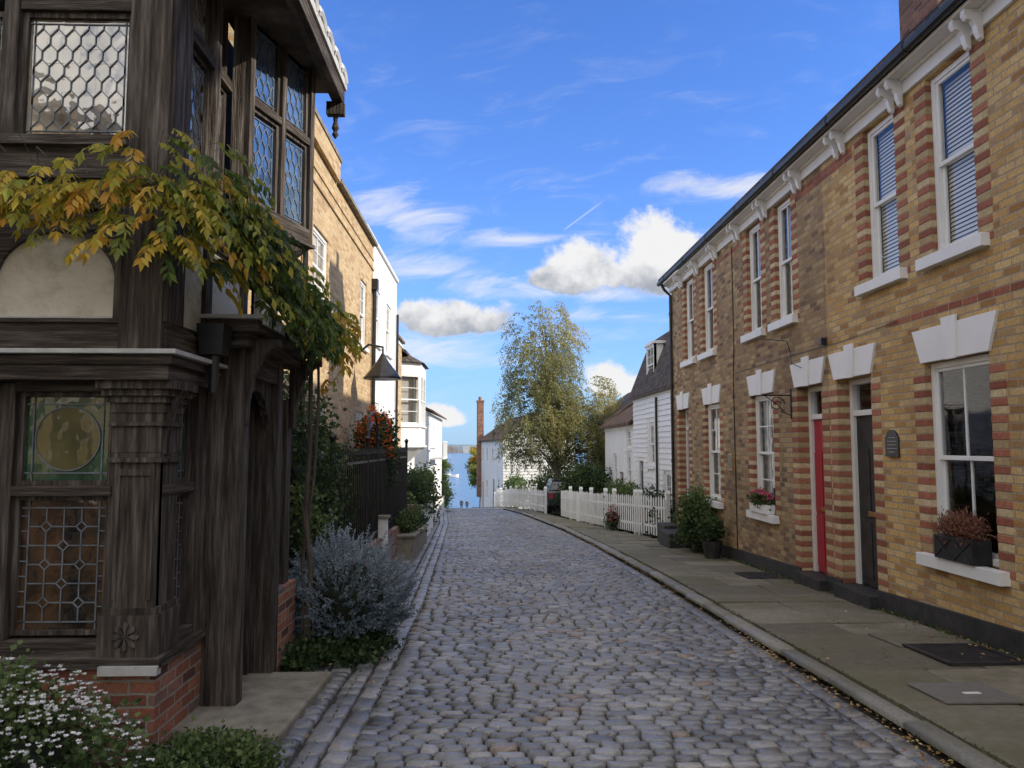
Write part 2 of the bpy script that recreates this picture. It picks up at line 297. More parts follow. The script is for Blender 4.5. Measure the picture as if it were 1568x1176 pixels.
def build_road():
    mb=MB(); ys=list(range(-12,61,3))+[70,80,90,100,110,120,135,150]
    for y0,y1 in zip(ys,ys[1:]):
        l0=-1.95 if y0<46 else interp(XL,y0)-.6; l1=-1.95 if y1<46 else interp(XL,y1)-.6
        l0=min(l0,interp(XL,y0)-.5); l1=min(l1,interp(XL,y1)-.5)
        r0=interp(XF,y0)+.0; r1=interp(XF,y1)+.0
        mb.quad((l0,y0,gz(y0)-.034),(r0,y0,gz(y0)-.034),(r1,y1,gz(y1)-.034),(l1,y1,gz(y1)-.034))
    mb.obj('road_bed',[m_joint])
    mb=MB(); y=-2.0; row=0
    while y<62:
        d=U(.094,.118)
        if y>45: d*=1.8
        x=interp(XL,y)+.02+U(-.05,.0)
        xr=interp(XR,y)-.16
        tone=U(-.06,.06)
        while x<xr-.05:
            w=U(.12,.205); w=min(w,xr-x)
            if w<.05: break
            cx=x+w/2; rr=random.gauss(.46,.2)+tone+.25*noise.noise(Vector((cx*.7,y*.5,5)))
            if R()<.02: rr=1
            wob=.014*noise.noise(Vector((cx*1.2,y*.8,0)))
            camber=-.012*((cx-.9)/1.7)**2
            sett(mb,cx,y+d/2+U(-.004,.004)+.015*math.sin(cx*1.3),w-.016,d-.017,.0+U(-.005,.005)+wob+camber,U(.013,.022),U(.009,.016),0,min(max(rr,0),1),U(-.03,.03))
            x+=w
        y+=d; row+=1
    mb.obj('cobbled_road',[m_setts],smooth=True)
    mb=MB()
    for k in range(2):
        y=-2
        while y<60:
            L=U(.18,.34); xc=interp(XL,y+L/2)-.085-k*.16
            sett(mb,xc+U(-.008,.008),y+L/2,U(.13,.15),L-.014,-.008+.006*k+U(-.005,.005),.02,.014,0,U(.3,.9),U(-.04,.04)); y+=L
    y=-2
    while y<45:
        d=U(.11,.15); x=interp(XL,y)-.34
        end=-1.95
        while x>end:
            w=U(.13,.24); sett(mb,x-w/2,y+d/2,w-.018,d-.018,.005+U(-.012,.01),.024,.02,0,U(0,.7),U(-.08,.08)); x-=w
        y+=d
    y=-2
    while y<60:
        L=U(.16,.3); xc=interp(XR,y+L/2)-.08
        sett(mb,xc,y+L/2,.145,L-.014,-.02,.02,.014,0,U(.2,.8),U(-.03,.03)); y+=L
    mb.obj('stone_gutter',[m_setts],smooth=True)
    mb=MB(); y=-3
    while y<62:
        L=U(.6,1.1); xc=interp(XR,y+L/2)+.075; sl=(interp(XR,y+L)-interp(XR,y))/L
        sett(mb,xc+U(-.008,.008),y+L/2,.15,L-.012,.07+U(-.006,.006),.016,.014,0,R(),-math.atan(sl)); y+=L
    mb.obj('kerb',[m_kerb],smooth=True)
    mb=MB(); y=-3
    while y<44:
        L=U(.5,.95); xa=interp(XR,y+L/2)+.16; xb=interp(XF,y+L/2)
        n=1 if xb-xa<1.0 else 2 if R()<.7 else 3
        cuts=[xa]+[xa+(xb-xa)*((i+1)/n+U(-.12,.12)) for i in range(n-1)]+[xb]
        for a,b in zip(cuts,cuts[1:]):
            if b-a>.05: sett(mb,(a+b)/2,y+L/2,b-a-.016,L-.016,.08+U(-.007,.009),.01,.006,0,R(),0)
        y+=L
    mb.obj('pavement',[m_slab],smooth=False)
    mb=MB()
    for (x0,x1,y0,y1) in ((3.75,4.35,6.3,6.95),(3.9,4.4,11.6,12.2)):
        z=lambda y: gz(y)+.092
        k=int((x1-x0)/.03)
        for i in range(k): mb.hexa([(x0+i*.03,y0,z(y0)),(x0+i*.03+.012,y0,z(y0)),(x0+i*.03+.012,y1,z(y1)),(x0+i*.03,y1,z(y1)),(x0+i*.03,y0,z(y0)+.012),(x0+i*.03+.012,y0,z(y0)+.012),(x0+i*.03+.012,y1,z(y1)+.012),(x0+i*.03,y1,z(y1)+.012)])
        for (a,b,c,d) in ((x0-.04,x1+.04,y0-.04,y0),(x0-.04,x1+.04,y1,y1+.04),(x0-.04,x0-.001,y0,y1),(x1,x1+.04,y0,y1)):
            mb.hexa([(a,c,z(c)),(b,c,z(c)),(b,d,z(d)),(a,d,z(d)),(a,c,z(c)+.014),(b,c,z(c)+.014),(b,d,z(d)+.014),(a,d,z(d)+.014)])
    mb.obj('cellar_grille',[m_plinth])
    mb=MB(); z=lambda y: gz(y)+.1
    mb.hexa([(3.05,5.2,z(5.2)-.01),(3.6,5.2,z(5.2)-.01),(3.6,5.7,z(5.7)-.01),(3.05,5.7,z(5.7)-.01),(3.05,5.2,z(5.2)),(3.6,5.2,z(5.2)),(3.6,5.7,z(5.7)),(3.05,5.7,z(5.7))])
    mb.hexa([(3.3,5.4,z(5.4)+.001),(3.42,5.4,z(5.4)+.001),(3.42,5.44,z(5.44)+.001),(3.3,5.44,z(5.44)+.001),(3.3,5.4,z(5.4)+.004),(3.42,5.4,z(5.4)+.004),(3.42,5.44,z(5.44)+.004),(3.3,5.44,z(5.44)+.004)],1)
    mb.obj('manhole_cover',[nmat('concrete_cover',(.14,.135,.12),(.2,.19,.17),30,.85,.5),m_white])
    mb=MB()
    for i in range(1700):
        y=U(2.5,22) if R()<.7 else U(2.5,8)
        c=R()
        if c<.45: x=interp(XR,y)-abs(random.gauss(0,.12)); h=.0
        elif c<.75: x=4.45-abs(random.gauss(0,.2)); h=.092
        elif c<.87: x=U(-1.9,-.8); h=.02
        else: x=U(-.8,4.4); h=.0 if x<interp(XR,y) else .092
        s=U(.010,.026); a=U(0,6.28); dx,dy=math.cos(a)*s,math.sin(a)*s; zz=gz(y)+h+.012
        mb.add([(x-dx,y-dy,zz),(x+dy*.6,y-dx*.6,zz+U(0,.012)),(x+dx,y+dy,zz+U(0,.01)),(x-dy*.6,y+dx*.6,zz+U(0,.012))],[(0,1,2,3)],0,R())
    mb.obj('fallen_leaves',[leafmat('dry_leaf',[(0,(.12,.06,.03)),(.5,(.28,.17,.06)),(1,(.42,.34,.15))],.1)])
    mb=MB()
    for i in range(2600):
        y=U(2.5,16); x=interp(XR,y)+random.choice([.0,.155])+U(-.01,.01); zz=gz(y)+(.02 if x<interp(XR,y)+.05 else .075)
        if i%3==0: x=random.choice([interp(XL,y)-.25,interp(XL,y)-.34-R()*.8,interp(XL,y)-.01]); zz=gz(y)-.005
        leaf(mb,Vector((x,y,zz)),Vector((U(-1,1),U(-1,1),U(.3,1.2))),U(.01,.03),.005,R())
    mb.obj('kerb_moss',[leafmat('moss',[(0,(.04,.05,.015)),(1,(.12,.14,.04))],.1)])
build_ground(); build_road()
# ---------------------------------------------------------------- right brick terrace
def quoin(Q,fr,jamb,side,z0,z1,depth,w=.215):
    r0=math.ceil(z0/.075)
    r=r0
    while (r+1)*.075<=z1+.01:
        ww=w*U(.95,1.02)
        if r%2==0:
            a0,a1=(jamb-.004,jamb+ww) if side>0 else (jamb-ww,jamb+.004)
            Q.ob(fr,a0,a1,r*.075+.006,(r+1)*.075-.004,-depth,.006,0,U(0,1))
        else:
            a0,a1=(jamb-.002,jamb+ww*.98) if side>0 else (jamb-ww*.98,jamb+.002)
            Q.ob(fr,a0,a1,r*.075+.006,(r+1)*.075-.004,-depth,.003,1,U(0,1))
        r+=1
def build_terrace():
    P=empty('brick_terrace'); fr=Fr((4.5,0,0),(0,1,0),(-1,0,0))
    Y0,Y1=-16,18.74; YM=10.06
    up=[(6.83,7.58),(8.2,8.92),(11.16,11.84),(12.47,13.17),(15.2,16.02),(16.7,17.5),(4.3,5.1),(2.4,3.1),(.8,1.5)]
    gw=[(6.77,7.80),(12.09,13.08),(14.95,15.95),(3.2,4.15)]
    dr=[(8.93,9.83),(10.29,11.13),(17.3,18.2)]
    ops=[(a,b,3.52,5.38,.14) for a,b in up]+[(a,b,.51,2.45,.14) for a,b in gw]+[(a,b,-1.5,2.45,.22) for a,b in dr]
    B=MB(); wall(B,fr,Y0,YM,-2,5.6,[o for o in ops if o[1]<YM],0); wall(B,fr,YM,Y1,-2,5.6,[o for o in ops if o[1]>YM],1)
    e=Fr((4.5,Y1,0),(1,0,0),(0,1,0)); B.prism(e,[(0,-2),(6.4,-2),(6.4,5.6),(3.1,7.9),(0,5.6)],-.02,0,1)
    e2=Fr((4.5,Y0,0),(1,0,0),(0,-1,0)); B.prism(e2,[(0,-2),(6.4,-2),(6.4,5.6),(3.1,7.9),(0,5.6)],-.02,0)
    B.quad((10.9,Y0,-2),(10.9,Y1,-2),(10.9,Y1,5.6),(10.9,Y0,5.6))
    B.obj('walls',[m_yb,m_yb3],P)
    Q=MB()
    for a,b in up:
        quoin(Q,fr,a,-1,3.35,5.38,.12); quoin(Q,fr,b,1,3.35,5.38,.12)
    for a,b in gw:
        quoin(Q,fr,a,-1,.45,2.45,.12); quoin(Q,fr,b,1,.45,2.45,.12)
    for a,b in dr:
        quoin(Q,fr,a,-1,-.35 if a<12 else -.5,2.45,.20); quoin(Q,fr,b,1,-.35 if a<12 else -.5,2.45,.20,w=.215 if abs(b-9.83)>.01 else .2)
    for z,s,e_ in ((2.925,6.0,8.4),(5.175,9.2,10.8),(5.25,9.2,10.8),(5.175,13.5,15.0)):
        y=s
        while y<e_: Q.ob(fr,y,y+.213,z+.006,z+.071,-.01,.003,0,U(0,.9)); y+=.225
    Q.obj('striped_quoins',[m_quoin,m_cream],P,bevel=.003)
    W=MB();G=MB();D=MB()
    for i,(a,b) in enumerate(up): sash(W,G,D,fr,a+.005,b-.005,3.525,5.375,-.06,1 if i>1 else 0,0,.055,2 if i<2 else 3)
    for i,(a,b) in enumerate(gw): sash(W,G,D,fr,a+.005,b-.005,.515,2.445,-.06,1,0 if i==0 else 1,.06,0 if i==0 else 3,.9)
    G.obj('window_glass',[m_glass],P)
    D.obj('interiors',[m_dark,m_blind,m_dark,m_curt],P)
    for a,b in up: W.ob(fr,a-.16,b+.16,3.40,3.52,-.05,.09)
    for a,b in gw: W.ob(fr,a-.14,b+.14,.39,.51,-.05,.1)
    for a,b in gw+dr:
        W.prism(fr,[(a-.03,2.452),(b+.03,2.452),(b+.17,2.80),(a-.17,2.80)],-.05,.03)
        c=(a+b)/2
        W.prism(fr,[(c-.075,2.44),(c+.075,2.44),(c+.12,2.86),(c-.12,2.86)],.029,.055)
    W.ob(fr,Y0,Y1+.1,5.40,5.56,-.02,.04); W.ob(fr,Y0,Y1+.12,5.56,5.60,-.02,.22); W.ob(fr,Y0,Y1+.12,5.53,5.56,.04,.075)
    k=-3
    while True:
        yb=6.68+k*1.365
        if yb>Y1: break
        for dy in (-.09,.09):
            f2=Fr((4.46,yb+dy,0),(-1,0,0),(0,1,0))
            W.prism(f2,[(0,5.56),(.17,5.56),(.175,5.50),(.15,5.46),(.10,5.45),(.07,5.41),(.055,5.34),(.035,5.29),(0,5.27)],-.03,.03)
        k+=1
    K=MB();RD=MB()
    for i,(a,b) in enumerate(dr):
        g=gz((a+b)/2)+.09; n=-.18
        W.ob(fr,a+.003,a+.075,g+.15,2.447,n-.08,n+.02); W.ob(fr,b-.085,b-.003,g+.15,2.447,n-.08,n+.02)
        W.ob(fr,a+.075,b-.085,2.38,2.447,n-.08,n+.018); W.ob(fr,a+.075,b-.085,1.98,2.05,n-.08,n+.018)
        D2=K if i!=1 else RD
        D2.ob(fr,a+.078,b-.088,g+.16,1.975,n-.06,n-.02)
        for (x0,x1,z0,z1) in ((.16,.40,.35,.95),(.5,.74,.35,.95),(.16,.40,1.1,1.85),(.5,.74,1.1,1.85)):
            D2.ob(fr,a+x0,a+x1,g+z0-.1,min(g+z1,1.9),n-.019,n-.008)
        K.ob(fr,a-.02,b+.02,g-.1,g+.15,-.32,.12)
        W.tube([fr.p(a+.14,g+1.1,n-.02),fr.p(a+.14,g+1.1,n+.03),fr.p(a+.14,g+1.1,n+.06)],[.012,.03,.02],8,1)
        W.ob(fr,a+.32,a+.56,g+1.02,g+1.08,n-.009,n-.002,1)
    gl=MB()
    for (a,b) in dr: gl.quad(fr.p(a+.07,2.04,-.22),fr.p(b-.07,2.04,-.22),fr.p(b-.07,2.39,-.22),fr.p(a+.07,2.39,-.22))
    gl.obj('fanlights',[m_glass],P)
    dk=MB()
    for (a,b) in dr: dk.quad(fr.p(a-.1,-1,-.5),fr.p(b+.1,-1,-.5),fr.p(b+.1,2.6,-.5),fr.p(a-.1,2.6,-.5))
    dk.obj('hall_interiors',[m_dark],P)
    W.obj('white_trim',[m_white,nmat('brass_knob',(.4,.25,.08),(.5,.33,.12),5,.3,0,metal=.8)],P,bevel=.005)
    for s0,s1 in ((Y0,8.93),(9.83,10.29),(11.13,17.3),(18.2,Y1)):
        y=s0
        while y<s1-.01:
            y2=min(y+1.5,s1); K.hexa([fr.p(y,gz(y)-.1,-.01),fr.p(y2,gz(y2)-.1,-.01),fr.p(y2,gz(y2)-.1,.035),fr.p(y,gz(y)-.1,.035),fr.p(y,gz(y)+.3,-.01),fr.p(y2,gz(y2)+.3,-.01),fr.p(y2,gz(y2)+.3,.03),fr.p(y,gz(y)+.3,.03)])
            y=y2
    K.obj('black_plinth_and_doors',[m_plinth],P,bevel=.004); RD.obj('red_door',[m_red],P,bevel=.004)
    I=MB()
    I.tube([(4.23,Y0,5.645),(4.23,Y1+.2,5.64)],.055,10)
    y=Y0
    while y<Y1: I.tube([(4.23,y,5.645),(4.23,y+.06,5.645)],.064,10); y+=1.8
    I.tube([(4.23,Y1-.05,5.6),(4.3,Y1-.08,5.45),(4.45,Y1-.08,5.3),(4.45,Y1-.08,-.6)],.035,8)
    for z in (4.8,3,1.2): I.tube([(4.45,Y1-.08,z),(4.45,Y1-.08,z+.08)],.045,8)
    I.tube([(4.487,13.95,5.3),(4.487,13.95,3.3),(4.487,14.02,2.9),(4.487,14.0,-.3)],.009,5)
    I.tube([(4.487,8.3,2.97),(4.487,9.7,2.93),(4.487,11.4,2.95),(4.487,13.9,2.93)],.004,5)
    I.tube([(4.485,11.3,3.0),(4.4,11.2,3.15),(4.2,11.4,3.2),(4.1,11.7,3.25)],.008,5)
    I.tube([(4.485,11.3,3.0),(4.38,11.0,2.8),(4.4,10.7,2.7)],.006,5)
    I.box(4.42,4.49,10.07,10.15,2.95,3.04)
    I.obj('gutters_and_pipes',[m_black],P,smooth=False)
    Rf=MB(); Rf.hexa([(4.2,Y0-.1,5.66),(7.6,Y0-.1,7.95),(7.6,Y1+.12,7.95),(4.2,Y1+.12,5.66),(4.2,Y0-.1,5.74),(7.6,Y0-.1,8.05),(7.6,Y1+.12,8.05),(4.2,Y1+.12,5.74)])
    Rf.hexa([(7.6,Y0-.1,7.95),(11,Y0-.1,5.66),(11,Y1+.12,5.66),(7.6,Y1+.12,7.95),(7.6,Y0-.1,8.05),(11,Y0-.1,5.74),(11,Y1+.12,5.74),(7.6,Y1+.12,8.05)])
    Rf.obj('slate_roof',[m_slate],P)
    C=MB()
    for yc in (10.7,1.9):
        C.box(6.3,7.4,yc-.5,yc+.5,6.8,9.1); C.box(6.24,7.46,yc-.56,yc+.56,9.1,9.2); C.box(6.19,7.51,yc-.61,yc+.61,9.2,9.3); C.box(6.25,7.45,yc-.55,yc+.55,9.3,9.5)
        for xx in (6.6,7.1): C.tube([(xx,yc,9.5),(xx,yc,9.85),(xx,yc,9.9)],[.13,.11,.13],10)
    C.obj('chimney',[m_db],P)
    b=MB(); Yb=11.32; z=2.25
    b.tube([(4.49,Yb,z+.1),(4.05,Yb,z+.1)],.012,6); b.tube([(4.48,Yb,z+.2),(4.48,Yb,z-.25)],.012,6)
    pts=[]
    for i in range(24):
        t=i/23*4.2*math.pi/2*1.5; r=.02+.10*(1-i/23); pts.append((4.27+r*math.cos(t),Yb,z-.03+r*math.sin(t)))
    b.tube(pts,.008,5)
    b.tube([(4.48,Yb,z-.2),(4.38,Yb,z-.16),(4.3,Yb,z-.05),(4.1,Yb,z+.09)],.008,5)
    b.obj('wrought_iron_bracket',[m_black])
    b=MB(); f=Fr((4.5,8.48,1.62),(0,1,0),(-1,0,0))
    pts=[(-.14,-.14),(.14,-.14),(.14,.08)]+[(.14*math.cos(t)*.8,.09+.07*math.sin(t)) for t in [i*math.pi/8 for i in range(9)]]+[(-.14,.08)]
    b.prism(f,pts,.007,.022,0)
    for i,wd in enumerate((.07,.1,.09,.1,.06)): b.ob(f,-wd,wd,.07-i*.04,.074-i*.04,.021,.0235,1)
    b.obj('house_name_plaque',[m_black,m_flash])
    b=MB(); f=Fr((4.5,14.3,1.3),(0,1,0),(-1,0,0)); b.ob(f,-.13,.13,-.16,.16,.003,.02,0); b.ob(f,-.1,.1,-.13,.13,.019,.024,1)
    b.obj('brass_plaque',[nmat('brass',(.35,.2,.05),(.5,.32,.1),8,.4,.1,metal=.6),m_stone],bevel=.003)
build_terrace()
# ---------------------------------------------------------------- foliage helpers
def rv():
    while True:
        v=Vector((U(-1,1),U(-1,1),U(-1,1)))
        if .05<v.length<1: return v.normalized()
def shrub(name,c,rad,ncl,k,size,mat,cr=.12,asp=.45,up=.3,stems=True,parent=None,base=None,extra=None,seed=0,core=True,rough=.22):
    mb=MB(); c=Vector(c)
    b=Vector(base) if base else Vector((c.x,c.y,gz(c.y)))
    for i in range(ncl):
        d=rv(); rr=(R()**.35)
        f=1+rough*1.6*noise.noise(d*1.8+Vector((seed,seed*2,0)))
        p=c+Vector((d.x*rad[0],d.y*rad[1],d.z*rad[2]))*rr*f
        if p.z<gz(p.y)+.03: p.z=gz(p.y)+.03+R()*.1
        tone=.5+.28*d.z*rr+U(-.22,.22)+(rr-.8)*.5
        if stems and R()<.25: mb.tube([b+Vector((U(-.1,.1)*rad[0],U(-.1,.1)*rad[1],0)),(b+p)/2+Vector((0,0,.1*rad[2])),p],[.012,.008,.004],4,1,R(),False)
        for j in range(k):
            q=p+Vector((random.gauss(0,cr),random.gauss(0,cr),random.gauss(0,cr*.8)))
            if q.z<gz(q.y)+.01: q.z=gz(q.y)+.01
            dd=(rv()+d*.6+Vector((0,0,up)))
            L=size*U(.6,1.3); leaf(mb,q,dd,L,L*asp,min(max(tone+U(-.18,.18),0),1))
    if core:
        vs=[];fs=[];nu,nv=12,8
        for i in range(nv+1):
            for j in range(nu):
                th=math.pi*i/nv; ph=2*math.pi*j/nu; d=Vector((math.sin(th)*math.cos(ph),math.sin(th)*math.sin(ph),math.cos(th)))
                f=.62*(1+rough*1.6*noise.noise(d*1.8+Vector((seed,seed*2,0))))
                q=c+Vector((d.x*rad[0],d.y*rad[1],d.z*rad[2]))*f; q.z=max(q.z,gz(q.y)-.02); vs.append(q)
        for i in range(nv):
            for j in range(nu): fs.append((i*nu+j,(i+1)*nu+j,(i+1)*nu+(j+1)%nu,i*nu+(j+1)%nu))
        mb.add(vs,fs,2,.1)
    mats=[mat,m_bark,m_core]
    if extra: mats.append(extra[0])
    if extra:
        _,n,s=extra
        for i in range(n):
            d=rv()
            if d.z<-.2: d.z=-d.z
            f=1+rough*1.6*noise.noise(d*1.8+Vector((seed,seed*2,0)))
            p=c+Vector((d.x*rad[0],d.y*rad[1],d.z*rad[2]))*f*U(.98,1.12)+Vector((0,0,U(0,.03)))
            if p.z<gz(p.y)+.03: continue
            for q in range(5):
                t=2*math.pi*q/5+i; o=Vector((math.cos(t),math.sin(t),.35)); leaf(mb,p,o+d*.3,s,s*.4,R(),3,.05)
    return mb.obj(name,mats,parent)
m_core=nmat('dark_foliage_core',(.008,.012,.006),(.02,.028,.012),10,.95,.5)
G1=leafmat('leaf_dark_green',[(0,(.013,.024,.010)),(.5,(.036,.066,.022)),(1,(.10,.15,.05))])
G2=leafmat('leaf_mid_green',[(0,(.02,.035,.012)),(.5,(.065,.11,.033)),(1,(.17,.23,.075))])
G3=leafmat('leaf_grey_blue',[(0,(.05,.068,.085)),(.5,(.15,.20,.235)),(1,(.33,.39,.43))],.15,.7)
G4=leafmat('leaf_wisteria',[(0,(.035,.07,.02)),(.35,(.11,.17,.03)),(.6,(.34,.35,.05)),(.85,(.64,.46,.06)),(1,(.62,.33,.05))],.45)
G5=leafmat('leaf_birch',[(0,(.07,.08,.03)),(.4,(.18,.19,.07)),(.75,(.33,.31,.12)),(1,(.48,.41,.17))],.4)
G6=leafmat('leaf_lime',[(0,(.10,.16,.03)),(1,(.35,.42,.08))],.4)
G7=leafmat('leaf_reddish',[(0,(.10,.03,.02)),(.5,(.22,.09,.06)),(1,(.3,.16,.1))],.2)
F_or=leafmat('orange_berry',[(0,(.7,.10,.02)),(1,(.85,.24,.05))],.2)
F_wh=leafmat('white_petal',[(0,(.78,.76,.76)),(1,(.88,.88,.88))],.2)
F_pk=leafmat('pink_petal',[(0,(.6,.04,.1)),(1,(.75,.25,.4))],.2)
# ---------------------------------------------------------------- timber framed house
def lattice(L,fr,a0,a1,z0,z1,n,cw,ch,t=.003):
    nr=int(round((z1-z0)/ch)); ch=(z1-z0)/nr; nc=int(round((a1-a0)/cw)); cw=(a1-a0)/nc
    for r in range(nr+1):
        off=(r%2)*cw/2
        for i in range(-1,nc+2):
            a=a0+i*cw+off; z=z0+(r-.3)*ch
            if a0-1e-4<=a<=a1+1e-4:
                zz0=max(z,z0); zz1=min(z+ch*.5,z1)
                if zz1>zz0: L.seg(fr,a,zz0,a,zz1,n,t)
                zt=z+ch*.5
                if zt<z1 and zt>=z0:
                    for s in (-1,1):
                        a2=a+s*cw/2
                        if a0-1e-4<=a2<=a1+1e-4: L.seg(fr,a,zt,a2,min(zt+ch*.5,z1),n,t)
def quarries(Gm,fr,b0,b1,c0,c1,g,gmi,st=.09):
    na=max(1,int((b1-b0)/st)); nz_=max(1,int((c1-c0)/st))
    for i in range(na):
        for j in range(nz_):
            x0=b0+(b1-b0)*i/na; x1=b0+(b1-b0)*(i+1)/na; y0=c0+(c1-c0)*j/nz_; y1=c0+(c1-c0)*(j+1)/nz_
            q=[U(-.0016,.0016) for _ in range(4)]
            Gm.quad(fr.p(x0,y0,g+q[0]),fr.p(x1,y0,g+q[1]),fr.p(x1,y1,g+q[2]),fr.p(x0,y1,g+q[3]),gmi)
def leaded(T,Gm,L,fr,a0,a1,z0,z1,n,cw=.085,ch=.12,gmi=0,style='hex',fw=.03):
    T.ob(fr,a0,a0+fw,z0,z1,n-.05,n); T.ob(fr,a1-fw,a1,z0,z1,n-.05,n)
    T.ob(fr,a0+fw,a1-fw,z0,z0+fw,n-.048,n-.002); T.ob(fr,a0+fw,a1-fw,z1-fw,z1,n-.048,n-.002)
    b0,b1,c0,c1=a0+fw,a1-fw,z0+fw,z1-fw; g=n-.03
    quarries(Gm,fr,b0,b1,c0,c1,g,gmi)
    l=g+.008
    if style=='hex':
        k=.028
        for s in (((b0+k,c0),(b0+k,c1)),((b1-k,c0),(b1-k,c1)),((b0,c0+k),(b1,c0+k)),((b0,c1-k),(b1,c1-k))): L.seg(fr,*s[0],*s[1],l,.003)
        lattice(L,fr,b0+k,b1-k,c0+k,c1-k,l,cw,ch)
    else:
        o=.045
        for s in (((b0+o,c0),(b0+o,c1)),((b1-o,c0),(b1-o,c1)),((b0,c0+o),(b1,c0+o)),((b0,c1-o),(b1,c1-o))): L.seg(fr,*s[0],*s[1],l,.004)
        if style=='round':
            ca,cz=(b0+b1)/2,(c0+c1)/2; r=min(b1-b0,c1-c0)/2-.06; N=36
            P=[(ca+r*math.cos(2*math.pi*i/N),cz+r*math.sin(2*math.pi*i/N)) for i in range(N)]
            Gm.prism(fr,P,g+.002,g+.005,gmi+1)
            for i in range(N): L.seg(fr,*P[i],*P[(i+1)%N],l+.002,.004)
        else:
            q0,q1,w0,w1=b0+o,b1-o,c0+o,c1-o
            nc=4 if q1-q0>.35 else 2; nr=2*max(1,int(round((w1-w0)/.22))); da=(q1-q0)/nc; dz=(w1-w0)/nr; c=.032
            k2=lambda ii,jj: c if ((ii+jj)%2==0 and 0<ii<nc and 0<jj<nr) else 0
            for i in range(nc+1):
                for j in range(nr+1):
                    A=q0+i*da; Z=w0+j*dz
                    if k2(i,j):
                        for (u,v),(x,y) in (((c,0),(0,c)),((0,c),(-c,0)),((-c,0),(0,-c)),((0,-c),(c,0))): L.seg(fr,A+u,Z+v,A+x,Z+y,l,.0035)
                    k=k2(i,j)
                    if i<nc and 0<j<nr: L.seg(fr,A+k,Z,A+da-k2(i+1,j),Z,l,.0035)
                    if j<nr and 0<i<nc: L.seg(fr,A,Z+k,A,Z+dz-k2(i,j+1),l,.0035)
            for jj in range(int((c1-c0)/.09)):
                z=c0+.045+jj*.09
                for (x0,x1) in ((b0,b0+o),(b1-o,b1)): L.seg(fr,x0,z,x1,z,l,.003)
def build_timber():
    P=empty('timber_framed_house')
    F=Fr((0,4.75,0),(1,0,0),(0,-1,0))
    UF=Fr((0,4.6,0),(1,0,0),(0,-1,0))
    S=Fr((-2.0,0,0),(0,1,0),(1,0,0))
    US=Fr((-1.93,0,0),(0,1,0),(1,0,0))
    V=MB();H=MB();Gm=MB();L=MB();PL=MB();BR=MB();FL=MB();ST=MB()
    BR.box(-5.5,-1.96,4.70,5.42,-.6,.30); BR.box(-1.96,-1.72,6.42,7.0,-.6,.42); BR.box(-5.5,-1.98,5.4,7.0,-.6,.2)
    H.box(-5.5,-1.93,4.67,4.9,.30,.36); H.box(-2.2,-1.93,4.9,5.42,.302,.358)
    ST.box(-2.27,-1.93,4.64,4.70,.27,.32)
    BK=MB(); BK.box(-5.5,-2.25,5.05,6.95,-.3,5.0); BK.box(-5.5,-2.32,4.95,5.05,-.3,5.0); BK.box(-2.32,-2.2,5.5,6.95,2.0,5.0); BK.obj('interior_mass',[m_dark],P)
    H.ob(F,-5.5,-2.28,.36,.45,-.2,.03)
    V.ob(F,-2.96,-2.87,.45,1.98,-.2,.02); V.ob(F,-2.275,-2.0,.62,1.72,-.28,.012)
    V.ob(F,-2.31,-1.965,.36,.60,-.3,.055); V.ob(F,-2.295,-1.98,.60,.64,-.3,.035)
    for k in range(8):
        t=k*math.pi/4; V.prism(F,[(-2.14,.48),(-2.14+.07*math.cos(t-.25),.48+.07*math.sin(t-.25)),(-2.14+.085*math.cos(t),.48+.085*math.sin(t)),(-2.14+.07*math.cos(t+.25),.48+.07*math.sin(t+.25))],.05,.07)
    V.ob(F,-2.255,-2.225,.68,1.5,.011,.022); V.ob(F,-2.05,-2.02,.68,1.5,.011,.022)
    V.ob(F,-2.255,-2.02,1.42,1.46,.010,.024)
    # capital: moulding rolls under a plain flared block as on the photographed post
    for i,(e,z0,z1) in enumerate(((.025,1.50,1.53),(.008,1.53,1.56),(.012,1.56,1.72),(.035,1.72,1.745),(.02,1.745,1.80),(.03,1.80,1.86),(.05,1.86,1.90),(.08,1.90,1.94),(.115,1.94,1.99))):
        V.ob(F,-2.275-e*.6,-2.0+e,z0,z1,-.27,.012+e)
    # curved bracket at the capital towards the street
    f=Fr((-2.0,4.82,0),(1,0,0),(0,-1,0)); N=8
    V.prism(f,[(0,1.99),(0,1.55),(.02,1.55)]+[(.02+.12*(1-math.cos(t)),1.58+.36*math.sin(t)) for t in [k/N*math.pi/2 for k in range(1,N+1)]]+[(.14,1.99)],-.05,.05)
    leaded(V,Gm,L,F,-2.87,-2.30,.47,1.30,-.03,style='oct',gmi=1)
    leaded(V,Gm,L,F,-2.87,-2.30,1.36,1.93,-.03,style='round',gmi=2)
    H.ob(F,-2.87,-2.28,1.30,1.36,-.2,.02); H.ob(F,-2.87,-2.28,1.93,1.99,-.2,.015); V.ob(F,-2.30,-2.275,.45,1.93,-.2,.005)
    leaded(V,Gm,L,F,-3.62,-2.97,.47,1.30,-.03,style='oct',gmi=1); leaded(V,Gm,L,F,-3.62,-2.97,1.36,1.93,-.03,style='round',gmi=2)
    H.ob(F,-5.5,-1.9,1.99,2.13,-.3,.17); H.ob(F,-5.5,-1.87,2.08,2.135,-.3,.2); FL.ob(F,-5.5,-1.83,2.137,2.165,-.35,.25)
    H.ob(S,4.62,5.75,1.992,2.128,-.3,.09); H.ob(S,4.6,5.78,2.082,2.132,-.3,.12); FL.ob(S,4.502,5.8,2.139,2.163,-.3,.165)
    leaded(V,Gm,L,S,4.80,5.28,.42,1.30,-.03,style='oct',gmi=1); leaded(V,Gm,L,S,4.80,5.28,1.36,1.93,-.03,style='round',gmi=2)
